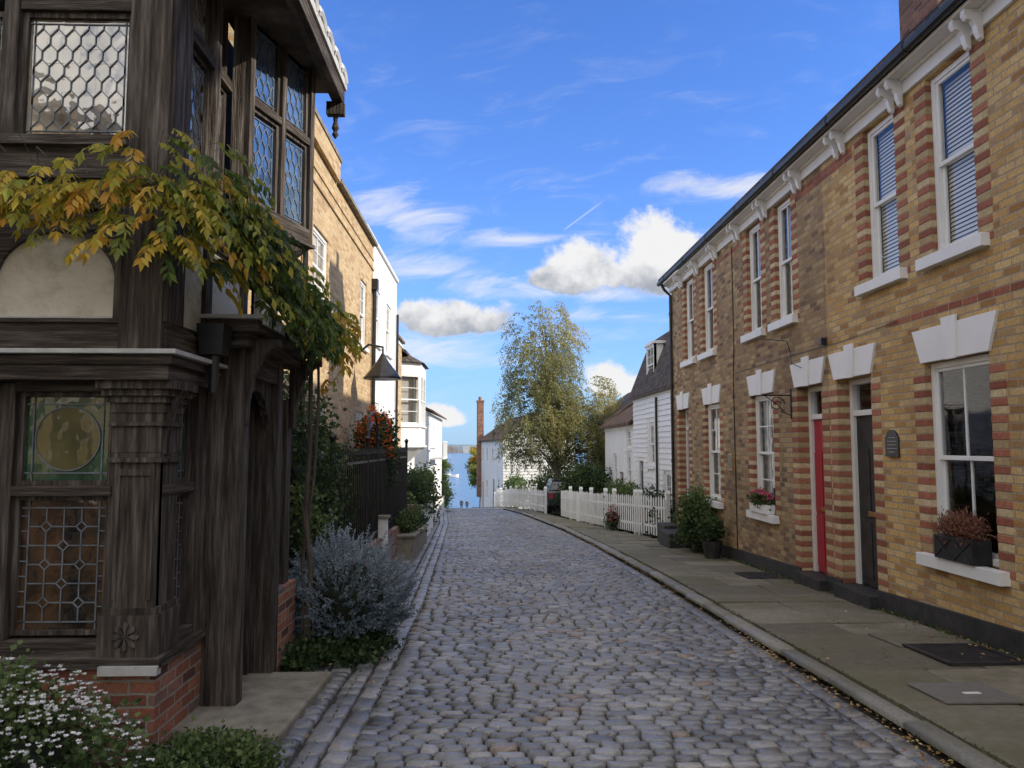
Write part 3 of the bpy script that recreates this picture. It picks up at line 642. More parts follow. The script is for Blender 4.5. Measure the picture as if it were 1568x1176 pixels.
    V.ob(S,4.76,4.80,.36,1.99,-.2,.0); V.ob(S,5.28,5.42,.36,1.99,-.2,.02); H.ob(S,4.80,5.28,1.30,1.36,-.2,.01); H.ob(S,4.8,5.28,.36,.42,-.2,.03); H.ob(S,4.8,5.28,1.93,1.99,-.2,.01)
    g=lambda y: gz(y)-.05
    V.box(-2.0,-1.72,5.42,5.56,g(5.5),2.45); V.box(-2.0,-1.72,6.30,6.44,g(6.4),2.45); V.box(-1.98,-1.76,6.74,6.9,.42,2.0)
    V.box(-1.98,-1.80,6.44,6.74,.42,2.0)
    for i in range(5):
        y0=5.58+i*.142; V.box(-2.02,-1.985+.006*(i%2),y0,y0+.136,-.15,1.95)
    H.box(-2.0,-1.94,5.56,6.30,1.95,2.05); V.box(-2.0,-1.9,5.56,5.62,-.2,1.95); V.box(-2.0,-1.9,6.24,6.30,-.2,1.95)
    SF=Fr((-1.78,0,0),(0,1,0),(1,0,0)); N=10
    for sgn,y0 in ((1,5.56),(-1,6.30)):
        pts=[(y0,2.1),(y0,1.6)]+[(y0+sgn*(.37*(1-math.cos(t))),1.6+.42*math.sin(t)) for t in [k/N*math.pi/2 for k in range(1,N+1)]]+[(y0+sgn*.37,2.1)]
        V.prism(SF,pts,-.06,0)
    H.box(-1.98,-1.73,5.56,6.30,2.1,2.4)
    for yy in (5.49,6.82):
        f=Fr((-1.76,yy,0),(1,0,0),(0,-1,0)); N=8
        pts=[(0,2.35),(0,1.75),(.05,1.75)]+[(.05+.22*(1-math.cos(t)),1.8+.5*math.sin(t)) for t in [k/N*math.pi/2 for k in range(1,N+1)]]+[(.27,2.35)]
        V.prism(f,pts,-.04,.04)
    H.box(-2.0,-1.58,5.25,6.95,2.38,2.46); FL.box(-2.0,-1.52,5.2,7.0,2.462,2.49)
    y=5.22
    while y<6.98: FL.box(-1.545,-1.515,y,y+.06,2.42,2.461); y+=.1
    H.box(-1.98,-1.66,5.3,6.9,2.28,2.38)
    H.ob(UF,-5.5,-2.2,2.165,2.33,-.2,.0); H.ob(UF,-5.5,-2.2,2.33,2.355,-.2,.02)
    V.ob(UF,-2.2,-1.95,2.165,5.1,-.25,.025)
    for x0,x1 in ((-2.95,-2.25),(-3.75,-3.03)):
        PL.ob(UF,x0,x1,2.36,3.02,-.12,-.035)
        N=14; w=(x1-x0)/2; c=(x0+x1)/2
        for s in (-1,1):
            pts=[(c,3.02),(c+s*w,3.02),(c+s*w,2.58)]+[(c+s*w*math.cos(t),2.58+.30*math.sin(t)) for t in [k/N*math.pi/2 for k in range(1,N+1)]]
            H.prism(UF,pts,-.04,-.012)
        FL.ob(UF,x0,x1,2.355,2.372,-.035,.0)
    V.ob(UF,-3.03,-2.95,2.36,3.02,-.2,-.004); V.ob(UF,-2.25,-2.2,2.36,3.02,-.2,-.004)
    H.ob(UF,-5.5,-2.2,3.02,3.20,-.2,.005); H.ob(UF,-5.5,-2.19,3.20,3.26,-.2,.04); H.ob(UF,-5.5,-2.2,3.26,3.40,-.2,.015); H.ob(UF,-5.5,-2.18,3.40,3.46,-.2,.06)
    for zz0,zz1 in ((3.46,4.27),(4.36,5.05)):
        leaded(V,Gm,L,UF,-2.88,-2.2,zz0,zz1,-.03,cw=.088,ch=.1,gmi=0,fw=.035); leaded(V,Gm,L,UF,-3.65,-2.97,zz0,zz1,-.03,cw=.088,ch=.1,gmi=0,fw=.035)
    V.ob(UF,-2.97,-2.88,3.46,5.1,-.2,.01); H.ob(UF,-2.88,-2.2,4.27,4.36,-.2,.0)
    H.ob(US,4.62,6.95,2.165,2.34,-.2,-.003); PL.ob(US,4.86,5.22,2.36,2.98,-.1,-.03); V.ob(US,5.22,5.34,2.34,3.1,-.2,.0); V.ob(US,4.6,4.86,2.34,5.1,-.2,.0)
    PL.ob(US,5.34,6.0,2.5,2.98,-.1,-.03); PL.ob(US,6.6,6.9,2.5,2.98,-.1,-.03); V.ob(US,6.0,6.12,2.34,3.1,-.2,.0); V.ob(US,6.84,6.98,2.34,5.0,-.2,.0)
    H.ob(US,4.6,6.98,2.98,3.12,-.2,.004); H.ob(US,4.86,5.62,3.12,3.36,-.2,-.01); H.ob(US,4.86,5.62,3.30,3.36,-.2,.03)
    for zz0,zz1 in ((3.36,4.22),(4.3,5.0)):
        leaded(V,Gm,L,US,4.86,5.24,zz0,zz1,-.03,cw=.088,ch=.1,gmi=0); leaded(V,Gm,L,US,5.32,5.58,zz0,zz1,-.03,cw=.088,ch=.1,gmi=0)
    V.ob(US,5.24,5.32,3.36,5.0,-.1,.02); H.ob(US,4.86,5.6,4.22,4.30,-.1,.01)
    o0=Vector((-1.80,5.6,0)); o1=Vector((-1.53,6.5,0)); d=(o1-o0); Ln=d.length; d.normalize(); nn=Vector((d.y,-d.x,0))
    OF=Fr(o0,d,nn)
    V.ob(OF,0,.06,3.3,4.95,-.1,.012); V.ob(OF,Ln-.06,Ln,3.3,4.95,-.1,.012); V.ob(OF,Ln/2-.03,Ln/2+.03,3.42,4.85,-.09,.01)
    H.ob(OF,.06,Ln-.06,3.3,3.42,-.1,.02); H.ob(OF,.0,Ln,3.27,3.3,-.1,.04); H.ob(OF,.06,Ln-.06,4.85,4.95,-.1,.01); H.ob(OF,.06,Ln-.06,4.16,4.22,-.09,.005)
    for a,b in ((.06,Ln/2-.03),(Ln/2+.03,Ln-.06)):
        for z0,z1 in ((3.42,4.16),(4.22,4.85)): leaded(V,Gm,L,OF,a,b,z0,z1,-.02,cw=.085,ch=.1,gmi=4)
    E=Fr(o0,(-.13,-.0001,0),(0,-1,0)); V.ob(E,0,.13,3.3,4.95,-.1,-.01)
    V.hexa([(-1.93,5.6,2.98),(-1.90,5.6,2.98),(-1.90,6.5,2.98),(-1.93,6.5,2.98),(-1.93,5.6,3.27),(-1.79,5.61,3.27),(-1.54,6.49,3.27),(-1.93,6.5,3.27)])
    V.hexa([(-1.93,6.46,3.27),(-1.55,6.46,3.27),(-1.55,6.52,3.27),(-1.93,6.52,3.27),(-1.93,6.46,4.95),(-1.55,6.46,4.95),(-1.55,6.52,4.95),(-1.93,6.52,4.95)])
    Rf=MB()
    Rf.hexa([(-1.38,4.2,4.86),(-1.38,6.9,4.86),(-3.7,6.9,6.9),(-3.7,4.2,6.9),(-1.38,4.2,4.93),(-1.38,6.9,4.93),(-3.7,6.9,6.98),(-3.7,4.2,6.98)])
    Rf.hexa([(-6,4.2,4.86),(-6,6.9,4.86),(-3.7,6.9,6.9),(-3.7,4.2,6.9),(-6,4.2,4.93),(-6,6.9,4.93),(-3.7,6.9,6.98),(-3.7,4.2,6.98)])
    Rf.obj('tiled_roof',[m_slate],P)
    H.box(-1.40,-1.35,4.2,6.92,4.73,4.87); H.box(-1.46,-1.40,4.22,6.9,4.76,4.80); H.box(-2.0,-1.40,4.22,6.86,4.82,4.855)
    y=4.2
    while y<6.85:
        FL.tube([(-1.36,y+.02,4.94),(-1.36,y+.09,4.985),(-1.36,y+.16,5.0),(-1.36,y+.23,4.985),(-1.36,y+.30,4.94)],.05,8); y+=.30
    FL.box(-1.45,-1.33,4.2,6.93,4.872,4.945)
    V.box(-1.5,-1.34,6.84,6.92,4.62,4.74); V.tube([(-1.42,6.88,4.64),(-1.42,6.88,4.56),(-1.42,6.88,4.50),(-1.42,6.88,4.47),(-1.42,6.88,4.44),(-1.42,6.88,4.40)],[.028,.02,.036,.018,.032,.006],8)
    V.obj('timber_posts',[m_woodv],P,bevel=.007); H.obj('timber_beams',[m_woodh],P,bevel=.007)
    Gm.obj('leaded_glass',[m_lg_tan,m_lg_dark,m_lg_green,m_lg_round,m_lg_sky],P); L.obj('lead_cames',[m_lead],P)
    PL.obj('plaster_panels',[m_plaster],P); BR.obj('brick_base',[m_rb],P); FL.obj('lead_flashing',[m_flash],P,bevel=.004); ST.obj('sill_stone',[m_flash],P)
    b=MB(); b.hexa([(-1.9,5.06,2.2),(-1.76,5.06,2.2),(-1.76,5.2,2.2),(-1.9,5.2,2.2),(-1.92,5.04,2.4),(-1.74,5.04,2.4),(-1.74,5.22,2.4),(-1.92,5.22,2.4)]); b.tube([(-1.83,5.13,2.25),(-1.83,5.13,1.95)],.035,8); b.obj('rain_hopper',[m_black],P)
    b=MB(); z=lambda y: gz(y)+.06
    b.hexa([(-1.98,4.95,z(5)-.2),(-1.27,4.85,z(5)-.2),(-1.25,6.35,z(6.3)-.2),(-1.98,6.35,z(6.3)-.2),(-1.98,4.95,z(5)),(-1.27,4.85,z(5)),(-1.25,6.35,z(6.3)),(-1.98,6.35,z(6.3))])
    b.obj('door_step',[m_stone],None,bevel=.02)
    b=MB(); b.box(-3.4,-2.74,4.3,4.62,-.3,.40); b.obj('stone_block',[m_stone],None,bevel=.03)
build_timber()
# ---------------------------------------------------------------- wisteria
def build_wisteria():
    mb=MB()
    path=[(-3.6,4.42,3.03),(-3.0,4.40,3.06),(-2.6,4.4,3.08),(-2.2,4.38,3.1),(-1.95,4.42,3.12),(-1.78,4.65,3.12),(-1.70,5.0,3.05),(-1.62,5.5,2.95),(-1.58,6.1,2.82),(-1.56,6.7,2.74),(-1.5,7.2,2.72)]
    pp=[Vector(p) for p in path]
    mb.tube(path,[.016]*4+[.022]*4+[.02,.014,.008],7,1)
    mb.tube([(-1.62,7.0,gz(7)),(-1.60,7.05,.5),(-1.66,7.05,1.0),(-1.62,7.0,1.6),(-1.6,6.9,2.2),(-1.56,6.7,2.72)],[.03,.026,.024,.022,.02,.018],8,1)
    mb.tube([(-1.66,7.1,gz(7)),(-1.7,7.15,.6),(-1.6,7.1,1.3),(-1.55,7.0,2.0),(-1.54,6.9,2.6)],[.018,.016,.014,.013,.012],6,1)
    def comp(p,dr,L,tone):
        dr=dr.normalized(); k=5
        pts=[p]
        for i in range(k):
            dd=dr+Vector((0,0,-.3*(i+1))); q=pts[-1]+dd.normalized()*L/k; pts.append(q)
            side=dd.cross(Vector((0,0,1)))
            if side.length<.05: side=Vector((1,0,0))
            side.normalize()
            for s in (-1,1):
                l=.09*U(.8,1.25)*(1-.07*i); ld=side*s*.9+dd.normalized()*.6+Vector((0,0,-.75))
                leaf(mb,q,ld,l,l*.21,min(max(tone+U(-.12,.12),0),1))
        leaf(mb,pts[-1],Vector((0,0,-1))+dr*.2,.09,.018,tone)
        mb.tube(pts,.0015,3,1,R(),False)
    dn={0:45,1:72,2:80,3:130,4:240,5:210,6:165,7:120,8:90,9:70}
    for i,(a,b) in enumerate(zip(pp,pp[1:])):
        l=(b-a).length
        for j in range(int(dn[i]*l*1.15)):
            p=a.lerp(b,R())+Vector((random.gauss(0,.05),random.gauss(0,.05),random.gauss(0,.06)))
            out=Vector((U(-.6,.6),-1,U(-.2,.7))) if i<4 else Vector((1,U(-1.0,.7),U(-.3,.8)))
            if i in (3,4,5,6) and R()<.5: p.z+=U(-.05,.24)
            if i in (3,4): p.y-=U(0,.12)
            if i<3 and R()<.25: p.z-=U(0,.16)
            if 3<=i<8 and R()<.6: p+=Vector((U(0,.2),0,-U(0,.42)))
            if i>=8 and R()<.5: p+=Vector((U(0,.08),0,-U(0,.3)))
            base=.70 if i<4 else (.62 if i==4 else .45 if i==5 else .25 if i<9 else .55)
            tone=min(max(base+random.gauss(0,.22),0.02),1)
            comp(p,out,U(.15,.30) if i<8 else U(.13,.22),tone)
    for j in range(70):
        p=Vector((-1.45+random.gauss(0,.09),7.25+random.gauss(0,.12),2.66+random.gauss(0,.13))); comp(p,Vector((U(-1,1),U(-1,1),.2)),U(.14,.24),U(.45,1))
    for j in range(22):
        p=pp[random.choice([1,2,3,4,5,6,7])]; q=p+Vector((U(-.1,.3),U(-.2,.1),U(.05,.3))); mb.tube([p,(p+q)/2+Vector((0,0,.05)),q,q+Vector((U(-.1,.1),0,-.06))],.0028,4,1)
    mb.obj('wisteria',[G4,m_bark])
build_wisteria()
# ---------------------------------------------------------------- left houses
def simple_house(name,x,y0,y1,zt,depth,mat,wins,roof=None,coping=True,side=1,endwins=()):
    P=empty(name); fr=Fr((x,0,0),(0,1,0),(side,0,0)); B=MB()
    zb=gz(y1)-1.5
    wall(B,fr,y0,y1,zb,zt,[(a,b,c,d,.12) for a,b,c,d,*_ in wins])
    xb=x-side*depth
    E=Fr((min(x,xb),y0,0),(1,0,0),(0,-1,0))
    wall(B,E,0,depth,zb,zt,[(a,b,c,d,.12) for a,b,c,d in endwins])
    B.quad((x,y1,zb),(xb,y1,zb),(xb,y1,zt),(x,y1,zt)); B.quad((xb,y0,zb),(xb,y1,zb),(xb,y1,zt),(xb,y0,zt))
    W=MB();G=MB();D=MB()
    for w in wins:
        a,b,c,d=w[:4]; kind=w[4] if len(w)>4 else 'w'
        if kind=='w':
            sash(W,G,D,fr,a+.004,b-.004,c+.004,d-.004,-.03,1,1,.06,1 if R()<.5 else 0); W.ob(fr,a-.08,b+.08,c-.09,c,-.02,.07)
        else:
            D.ob(fr,a+.08,b-.08,c,d-.4,-.1,-.06,2); W.ob(fr,a+.003,a+.08,c,d,-.1,.01); W.ob(fr,b-.08,b-.003,c,d,-.1,.01); W.ob(fr,a+.08,b-.08,d-.08,d-.003,-.1,.008)
            D.quad(fr.p(a,d-.4,-.11),fr.p(b,d-.4,-.11),fr.p(b,d,-.11),fr.p(a,d,-.11),0)
    for a,b,c,d in endwins:
        sash(W,G,D,E,a+.004,b-.004,c+.004,d-.004,-.03,1,1,.06,0); W.ob(E,a-.08,b+.08,c-.09,c,-.02,.07)
    if coping:
        W.box(min(x+side*.06,xb),max(x+side*.06,xb),y0-.05,y1+.0,zt,zt+.09)
    if roof:
        rm,rise,ov=roof; Rf=MB(); xm=(x+xb)/2
        for sx in (x+side*ov,xb-side*ov):
            Rf.hexa([(sx,y0-.12,zt-.03),(xm,y0-.12,zt+rise),(xm,y1+.12,zt+rise),(sx,y1+.12,zt-.03),(sx,y0-.12,zt+.06),(xm,y0-.12,zt+rise+.1),(xm,y1+.12,zt+rise+.1),(sx,y1+.12,zt+.06)])
        B.add([(x,y0+.001,zt),(xb,y0+.001,zt),(xm,y0+.001,zt+rise)],[(0,1,2)]); B.add([(x,y1,zt),(xb,y1,zt),(xm,y1,zt+rise)],[(0,1,2)])
        Rf.obj('roof',[rm],P)
        W.box(min(x+side*.03,x-side*.02),max(x+side*.03,x-side*.02),y0,y1,zt-.16,zt-.02)
    B.obj('walls',[mat],P); W.obj('white_trim',[m_white],P,bevel=.004); G.obj('window_glass',[m_glass],P); D.obj('interiors',[m_dark,m_curt,m_plinth],P)
    return P,fr
def pipes(P,pts,r=.04):
    b=MB(); b.tube(pts,r,8); b.obj('downpipe',[m_black],P)
P,fr=simple_house('yellow_brick_house',-2.7,8.0,17.6,6.2,5,m_yb2,[(11.6,12.7,3.85,5.0),(15.9,16.7,3.7,5.1),(9.4,10.3,3.85,5.0),(12,12.9,.8,2.3),(15.6,16.5,.7,2.3)],coping=False)
b=MB(); b.box(-2.9,-2.62,8.0,13.2,6.2,6.55,0); b.box(-2.93,-2.6,7.95,13.25,6.55,6.62,1); b.box(-2.93,-2.6,13.25,17.6,6.2,6.27,1); b.box(-2.72,-2.67,8.0,17.6,5.62,5.69,0); b.box(-2.72,-2.68,8,17.6,5.85,5.92,0); b.obj('parapet',[m_yb2,m_stone,m_quoin],P)
pipes(P,[(-2.64,17.45,5.2),(-2.64,17.45,-.6)],.045); b=MB(); b.box(-2.74,-2.56,17.35,17.55,5.15,5.4); b.obj('rain_hopper',[m_black],P)
pipes(P,[(-2.64,10.9,5.9),(-2.64,10.9,-.3)],.04)
P,fr=simple_house('white_rendered_house',-2.9,17.62,23.7,6.65,5,m_render,[(19.2,20.2,4.2,5.6),(21.4,22.4,4.2,5.6),(19.2,20.2,1.2,2.7),(21.6,22.5,-.9,1.5,'d')])
pipes(P,[(-2.83,23.4,5.6),(-2.83,23.4,-.9)],.04)
P,fr=simple_house('brick_cottage',-3.1,23.72,27.0,5.2,5,m_yb2,[(24.6,25.5,2.9,4.1),(24.6,25.5,.2,1.6)],roof=(m_tileb,.9,.1),coping=False)
b=MB(); b.box(-4.2,-3.6,26.2,27,5.2,6.9); b.tube([(-3.9,26.6,6.9),(-3.9,26.6,7.2)],.12,8); b.obj('chimney',[m_yb2],P)
P,fr=simple_house('white_bay_window_house',-3.3,27.02,34,4.9,5,m_render,[(32,33,2.3,3.7),(32,33,-.5,1.0)],roof=(m_slate,1.3,.35),coping=False)
b=MB();g=MB();d=MB()
pts=[Vector((-3.3,27.4,0)),Vector((-2.5,28.0,0)),Vector((-2.5,30,0)),Vector((-3.3,30.6,0))]
for a,c in zip(pts,pts[1:]):
    dd=c-a; f=Fr(a,dd,Vector((dd.y,-dd.x,0))); l=dd.length
    b.ob(f,0,l,1.6,2.3,-.08,0); b.ob(f,0,l,4.2,4.6,-.08,0); b.ob(f,0,l,2.27,2.33,-.08,.06); b.ob(f,0,l,1.55,1.62,-.08,.07)
    n=1 if l<1.2 else 2
    for i in range(n): sash(b,g,d,f,l*i/n+.01,l*(i+1)/n-.01,2.33,4.2,-.002,0,1,.07,1,.25)
b.add([(-3.3,27.4,1.55),(-2.5,28,1.55),(-2.5,30,1.55),(-3.3,30.6,1.55),(-3.3,28.4,.8),(-3.3,29.6,.8)],[(0,1,4),(1,2,5,4),(2,3,5)])
b.obj('bay_window',[m_white],P); g.obj('bay_glass',[m_glass],P); d.obj('bay_interior',[m_dark,m_curt],P)
b=MB(); b.add([(-3.3,27.2,4.6),(-2.38,27.9,4.6),(-2.38,30.1,4.6),(-3.3,30.8,4.6),(-3.3,28,5.1),(-3.3,30,5.1)],[(0,1,4),(1,2,5,4),(2,3,5)]); b.obj('bay_roof',[m_slate],P)
P,fr=simple_house('white_balcony_house',-3.1,38,50,3.3,5,m_render,[(39,40,1.4,2.7),(42,43,1.4,2.7),(45,46,1.4,2.7),(39,40,-1.2,.2),(43,44,-1.2,.2)],roof=(m_tileb,1.2,.3),coping=False)
b=MB(); b.box(-3.1,-2.4,40,44,.9,1.0)
for i in range(27): b.box(-2.44,-2.41,40+i*.15,40.03+i*.15,1.0,1.8)
b.box(-2.45,-2.4,40,44,1.8,1.85); b.obj('balcony',[m_white],P)
simple_house('white_cottage',-5.0,-14,-3.2,5.6,5,m_render,[(-13+i*2.1,-12+i*2.1,3.4,4.8) for i in range(5)]+[(-13+i*2.1,-12+i*2.1,1.0,2.6) for i in range(5)],roof=(m_tileb,2,.3),coping=False)
simple_house('brick_cottage',-5.0,-3.15,1.6,5.2,5,m_yb2,[(-2.4,-1.4,3.2,4.5),(-.2,.8,3.2,4.5),(-2.4,-1.4,.8,2.4),(-.2,.8,.2,2.3,'d')],roof=(m_tileb,2,.3),coping=False)
b=MB(); fx,fy,fz=-2.12,15.2,3.0
b.tube([(-2.7,fy,fz+.35),(-2.4,fy,fz+.6),(fx,fy,fz+.55),(fx,fy,fz+.3)],.025,6)
b.tube([(fx,fy,fz+.42),(fx,fy,fz+.34),(fx,fy,fz+.26),(fx,fy,fz-.05)],[.03,.07,.12,.36],14); b.tube([(fx,fy,fz-.051),(fx,fy,fz-.09)],[.37,.37],14)
b.obj('wall_lamp',[m_black])
# ---------------------------------------------------------------- left gardens
shrub('evergreen_shrub',(-2.25,8.9,.85),(.5,.9,1.6),260,34,.06,G1,.11,seed=1)
shrub('evergreen_shrub',(-2.42,10.9,.65),(.30,.9,1.35),200,34,.06,G1,.09,seed=2)
shrub('evergreen_shrub',(-1.95,8.2,.35),(.32,.5,.8),120,34,.05,G2,.09,seed=6)
shrub('firethorn_bush',(-2.15,14.6,1.5),(.32,.6,.66),150,34,.06,G1,.1,seed=3,extra=(F_or,900,.032))
shrub('garden_hedge',(-2.5,15.5,.3),(.3,2.4,1.1),180,40,.07,G2,.12,seed=4)
shrub('dark_shrub',(-2.25,21.5,.15),(.6,1.6,.75),160,40,.08,G1,.14,seed=5)
shrub('dark_shrub',(-2.5,27.5,-.2),(.5,2.2,1.0),160,40,.09,G1,.16,seed=8)
shrub('dark_shrub',(-2.3,18.6,.0),(.4,.7,.6),90,36,.07,G2,.12,seed=9)
def lav():
    mb=MB(); c=Vector((-1.38,7.5,.16))
    for i in range(1000):
        d=rv(); d.z=abs(d.z)*1.35-.7; d.normalize()
        f=.84+.35*noise.noise(d*2.4)+U(-.12,.1)
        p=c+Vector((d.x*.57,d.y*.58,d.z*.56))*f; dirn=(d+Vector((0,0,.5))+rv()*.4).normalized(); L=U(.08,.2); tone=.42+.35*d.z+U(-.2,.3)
        p.z=max(p.z,gz(p.y)+.03)
        mb.tube([p-dirn*.1,p+dirn*L],.003,3,0,min(max(tone,0),1),False)
        for k in range(20):
            t=R(); q=p+dirn*L*t; leaf(mb,q,dirn*.7+rv(),U(.02,.045)*(1.1-.4*t),.006,min(max(tone+U(-.15,.2)+t*.15,0),1))
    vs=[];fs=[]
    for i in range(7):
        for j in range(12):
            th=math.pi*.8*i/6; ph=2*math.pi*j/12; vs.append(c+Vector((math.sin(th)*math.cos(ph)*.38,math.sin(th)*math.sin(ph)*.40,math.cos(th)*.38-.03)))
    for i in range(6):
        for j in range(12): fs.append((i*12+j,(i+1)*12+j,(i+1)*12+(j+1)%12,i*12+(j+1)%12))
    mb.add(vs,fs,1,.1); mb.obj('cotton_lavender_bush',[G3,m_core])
lav()
shrub('white_flower_bush',(-2.6,4.0,.05),(.78,.40,.38),280,34,.035,G2,.07,seed=12,extra=(F_wh,950,.016),base=(-2.5,4,-.2),rough=.16)
shrub('green_border_plant',(-1.5,4.22,-.15),(.38,.30,.17),220,40,.028,G2,.05,seed=13,rough=.15)
shrub('low_ground_cover',(-1.6,6.75,-.22),(.25,.3,.13),70,30,.04,G1,.05,seed=14)
shrub('low_ground_cover',(-1.35,7.3,-.28),(.45,.6,.16),120,30,.045,G1,.06,seed=15)
b=MB(); b.hexa([(-2.0,9.4,-1),(-1.82,9.4,-1),(-1.82,17.8,-1.5),(-2.0,17.8,-1.5),(-2.0,9.4,.12),(-1.82,9.4,.12),(-1.82,17.8,-.05),(-2.0,17.8,-.05)]); b.box(-2.2,-1.75,17.8,18.15,-1.5,.25); b.obj('low_brick_wall',[m_rb])
b=MB(); y=9.5
while y<17.7:
    b.tube([(-1.91,y,0),(-1.91,y,1.45)],.011,5); b.tube([(-1.91,y,1.45),(-1.91,y,1.47),(-1.91,y,1.58)],[.011,.026,.001],5); y+=.16
for z in (.15,1.34): b.box(-1.925,-1.895,9.4,17.8,z,z+.035)
for y in (9.45,12.1,13.2,17.75): b.tube([(-1.91,y,-.3),(-1.91,y,1.65)],.03,8); b.tube([(-1.91,y,1.65),(-1.91,y,1.72),(-1.91,y,1.77)],[.03,.05,.005],8)
for h in (0,.18): b.tube([(-1.91,12.65-.55*math.cos(t),1.55+h+.42*math.sin(t)) for t in [k*math.pi/12 for k in range(13)]],.022,6)
b.obj('iron_railings',[m_black])
def ywall(name,x0,x1,y0,y1,h,mat,cap=.05):
    b=MB(); b.hexa([(x0,y0,gz(y0)-.3),(x1,y0,gz(y0)-.3),(x1,y1,gz(y1)-.3),(x0,y1,gz(y1)-.3),(x0,y0,gz(y0)+h),(x1,y0,gz(y0)+h),(x1,y1,gz(y1)+h),(x0,y1,gz(y1)+h)])
    if cap: b.hexa([(x0-.04,y0-.04,gz(y0)+h),(x1+.04,y0-.04,gz(y0)+h),(x1+.04,y1+.04,gz(y1)+h),(x0-.04,y1+.04,gz(y1)+h),(x0-.04,y0-.04,gz(y0)+h+cap),(x1+.04,y0-.04,gz(y0)+h+cap),(x1+.04,y1+.04,gz(y1)+h+cap),(x0-.04,y1+.04,gz(y1)+h+cap)],1)
    return b.obj(name,[mat,m_stone],None,bevel=.01)
ywall('white_garden_wall',-2.7,-1.72,19.6,19.8,.85,m_render); ywall('white_garden_wall',-1.85,-1.70,19.8,22.5,.7,m_render)
ywall('white_garden_wall',-2.6,-1.8,24.6,24.8,.8,m_render); ywall('white_garden_wall',-2.3,-2.1,26,36,.7,m_render)
ywall('stone_planter',-1.95,-1.5,15.3,17.6,.42,m_stone); ywall('stone_step',-2.0,-1.45,11.0,12.6,.14,m_stone,0)
ywall('stone_planter',-1.95,-1.55,18.3,19.3,.4,m_stone)
shrub('potted_shrub',(-1.75,16.4,.0),(.25,.8,.28),70,30,.05,G2,.07,seed=21)
shrub('potted_shrub',(-1.75,18.8,-.15),(.22,.4,.28),50,30,.05,G1,.07,seed=22)
ywall('painted_gate_pier',-1.95,-1.75,13.3,13.5,.9,m_render)
# ---------------------------------------------------------------- right far side
P,fr=simple_house('white_weatherboard_house',4.85,19.3,25.8,3.15,4.2,m_render,[(22.6,23.4,1.0,2.3),(20.6,21.4,-.6,.9),(24.2,25.0,-.75,1.2,'d')],coping=False,side=-1)
b=MB(); z=-1.0
while z<3.1:
    for (a0,a1) in ((19.3,20.5),(20.5,21.5),(21.5,22.5),(22.5,23.5),(23.5,24.1),(24.1,25.1),(25.1,25.8)):
        if (a0==22.5 and .9<z+.1 and z<2.35) or (a0==20.5 and -.7<z+.1 and z<.95) or (a0==24.1 and z<1.25): continue
        b.hexa([(4.85,a0,z),(4.815,a0,z),(4.815,a1,z),(4.85,a1,z),(4.85,a0,z+.148),(4.84,a0,z+.148),(4.84,a1,z+.148),(4.85,a1,z+.148)])
    b.hexa([(4.85,25.8,z),(9,25.8,z),(9,25.835,z),(4.85,25.835,z),(4.85,25.8,z+.148),(9,25.8,z+.148),(9,25.81,z+.148),(4.85,25.81,z+.148)])
    z+=.15
b.obj('weatherboards',[m_white],P)
b=MB()
A=[(4.7,3.12),(5.45,5.0),(6.95,5.9),(8.45,5.0),(9.2,3.12)]
for (x0,z0),(x1,z1) in zip(A,A[1:]):
    b.hexa([(x0,19.2,z0),(x1,19.2,z1),(x1,25.95,z1),(x0,25.95,z0),(x0,19.2,z0+.09),(x1,19.2,z1+.09),(x1,25.95,z1+.09),(x0,25.95,z0+.09)])
e=Fr((0,19.3,0),(1,0,0),(0,-1,0)); b.prism(e,[(4.85,3.1),(5.5,4.95),(6.95,5.85),(8.4,4.95),(9.05,3.1)],-6.5,0,0)
b.obj('gambrel_roof',[m_slate],P)
b=MB();g=MB();d=MB(); f=Fr((4.95,0,0),(0,1,0),(-1,0,0))
b.box(4.96,5.7,23.0,23.08,3.5,4.7); b.box(4.96,5.7,24.0,24.08,3.5,4.7); b.box(4.9,5.9,22.92,24.16,4.7,4.78); sash(b,g,d,f,23.0,24.08,3.5,4.7,0,1,1,.07,0,.3)
b.obj('dormer',[m_white],P); g.obj('dormer_glass',[m_glass],P); d.obj('dormer_inside',[m_dark],P)
pipes(P,[(4.78,22.0,3.0),(4.78,22.0,-.7)],.035)
simple_house('white_cottage',4.95,26.2,33,2.35,4.2,m_render,[(27,27.8,.2,1.3),(30,30.8,.2,1.3),(28.4,29.3,-1,.7,'d'),(27,27.8,1.5,2.2)],roof=(m_tileb,1.5,.25),coping=False,side=-1)
simple_house('white_cottage',5.3,34,42,2.6,4.6,m_render,[(35,36,.2,1.3),(38,39,.2,1.3)],roof=(m_slate,1.8,.25),coping=False,side=-1)
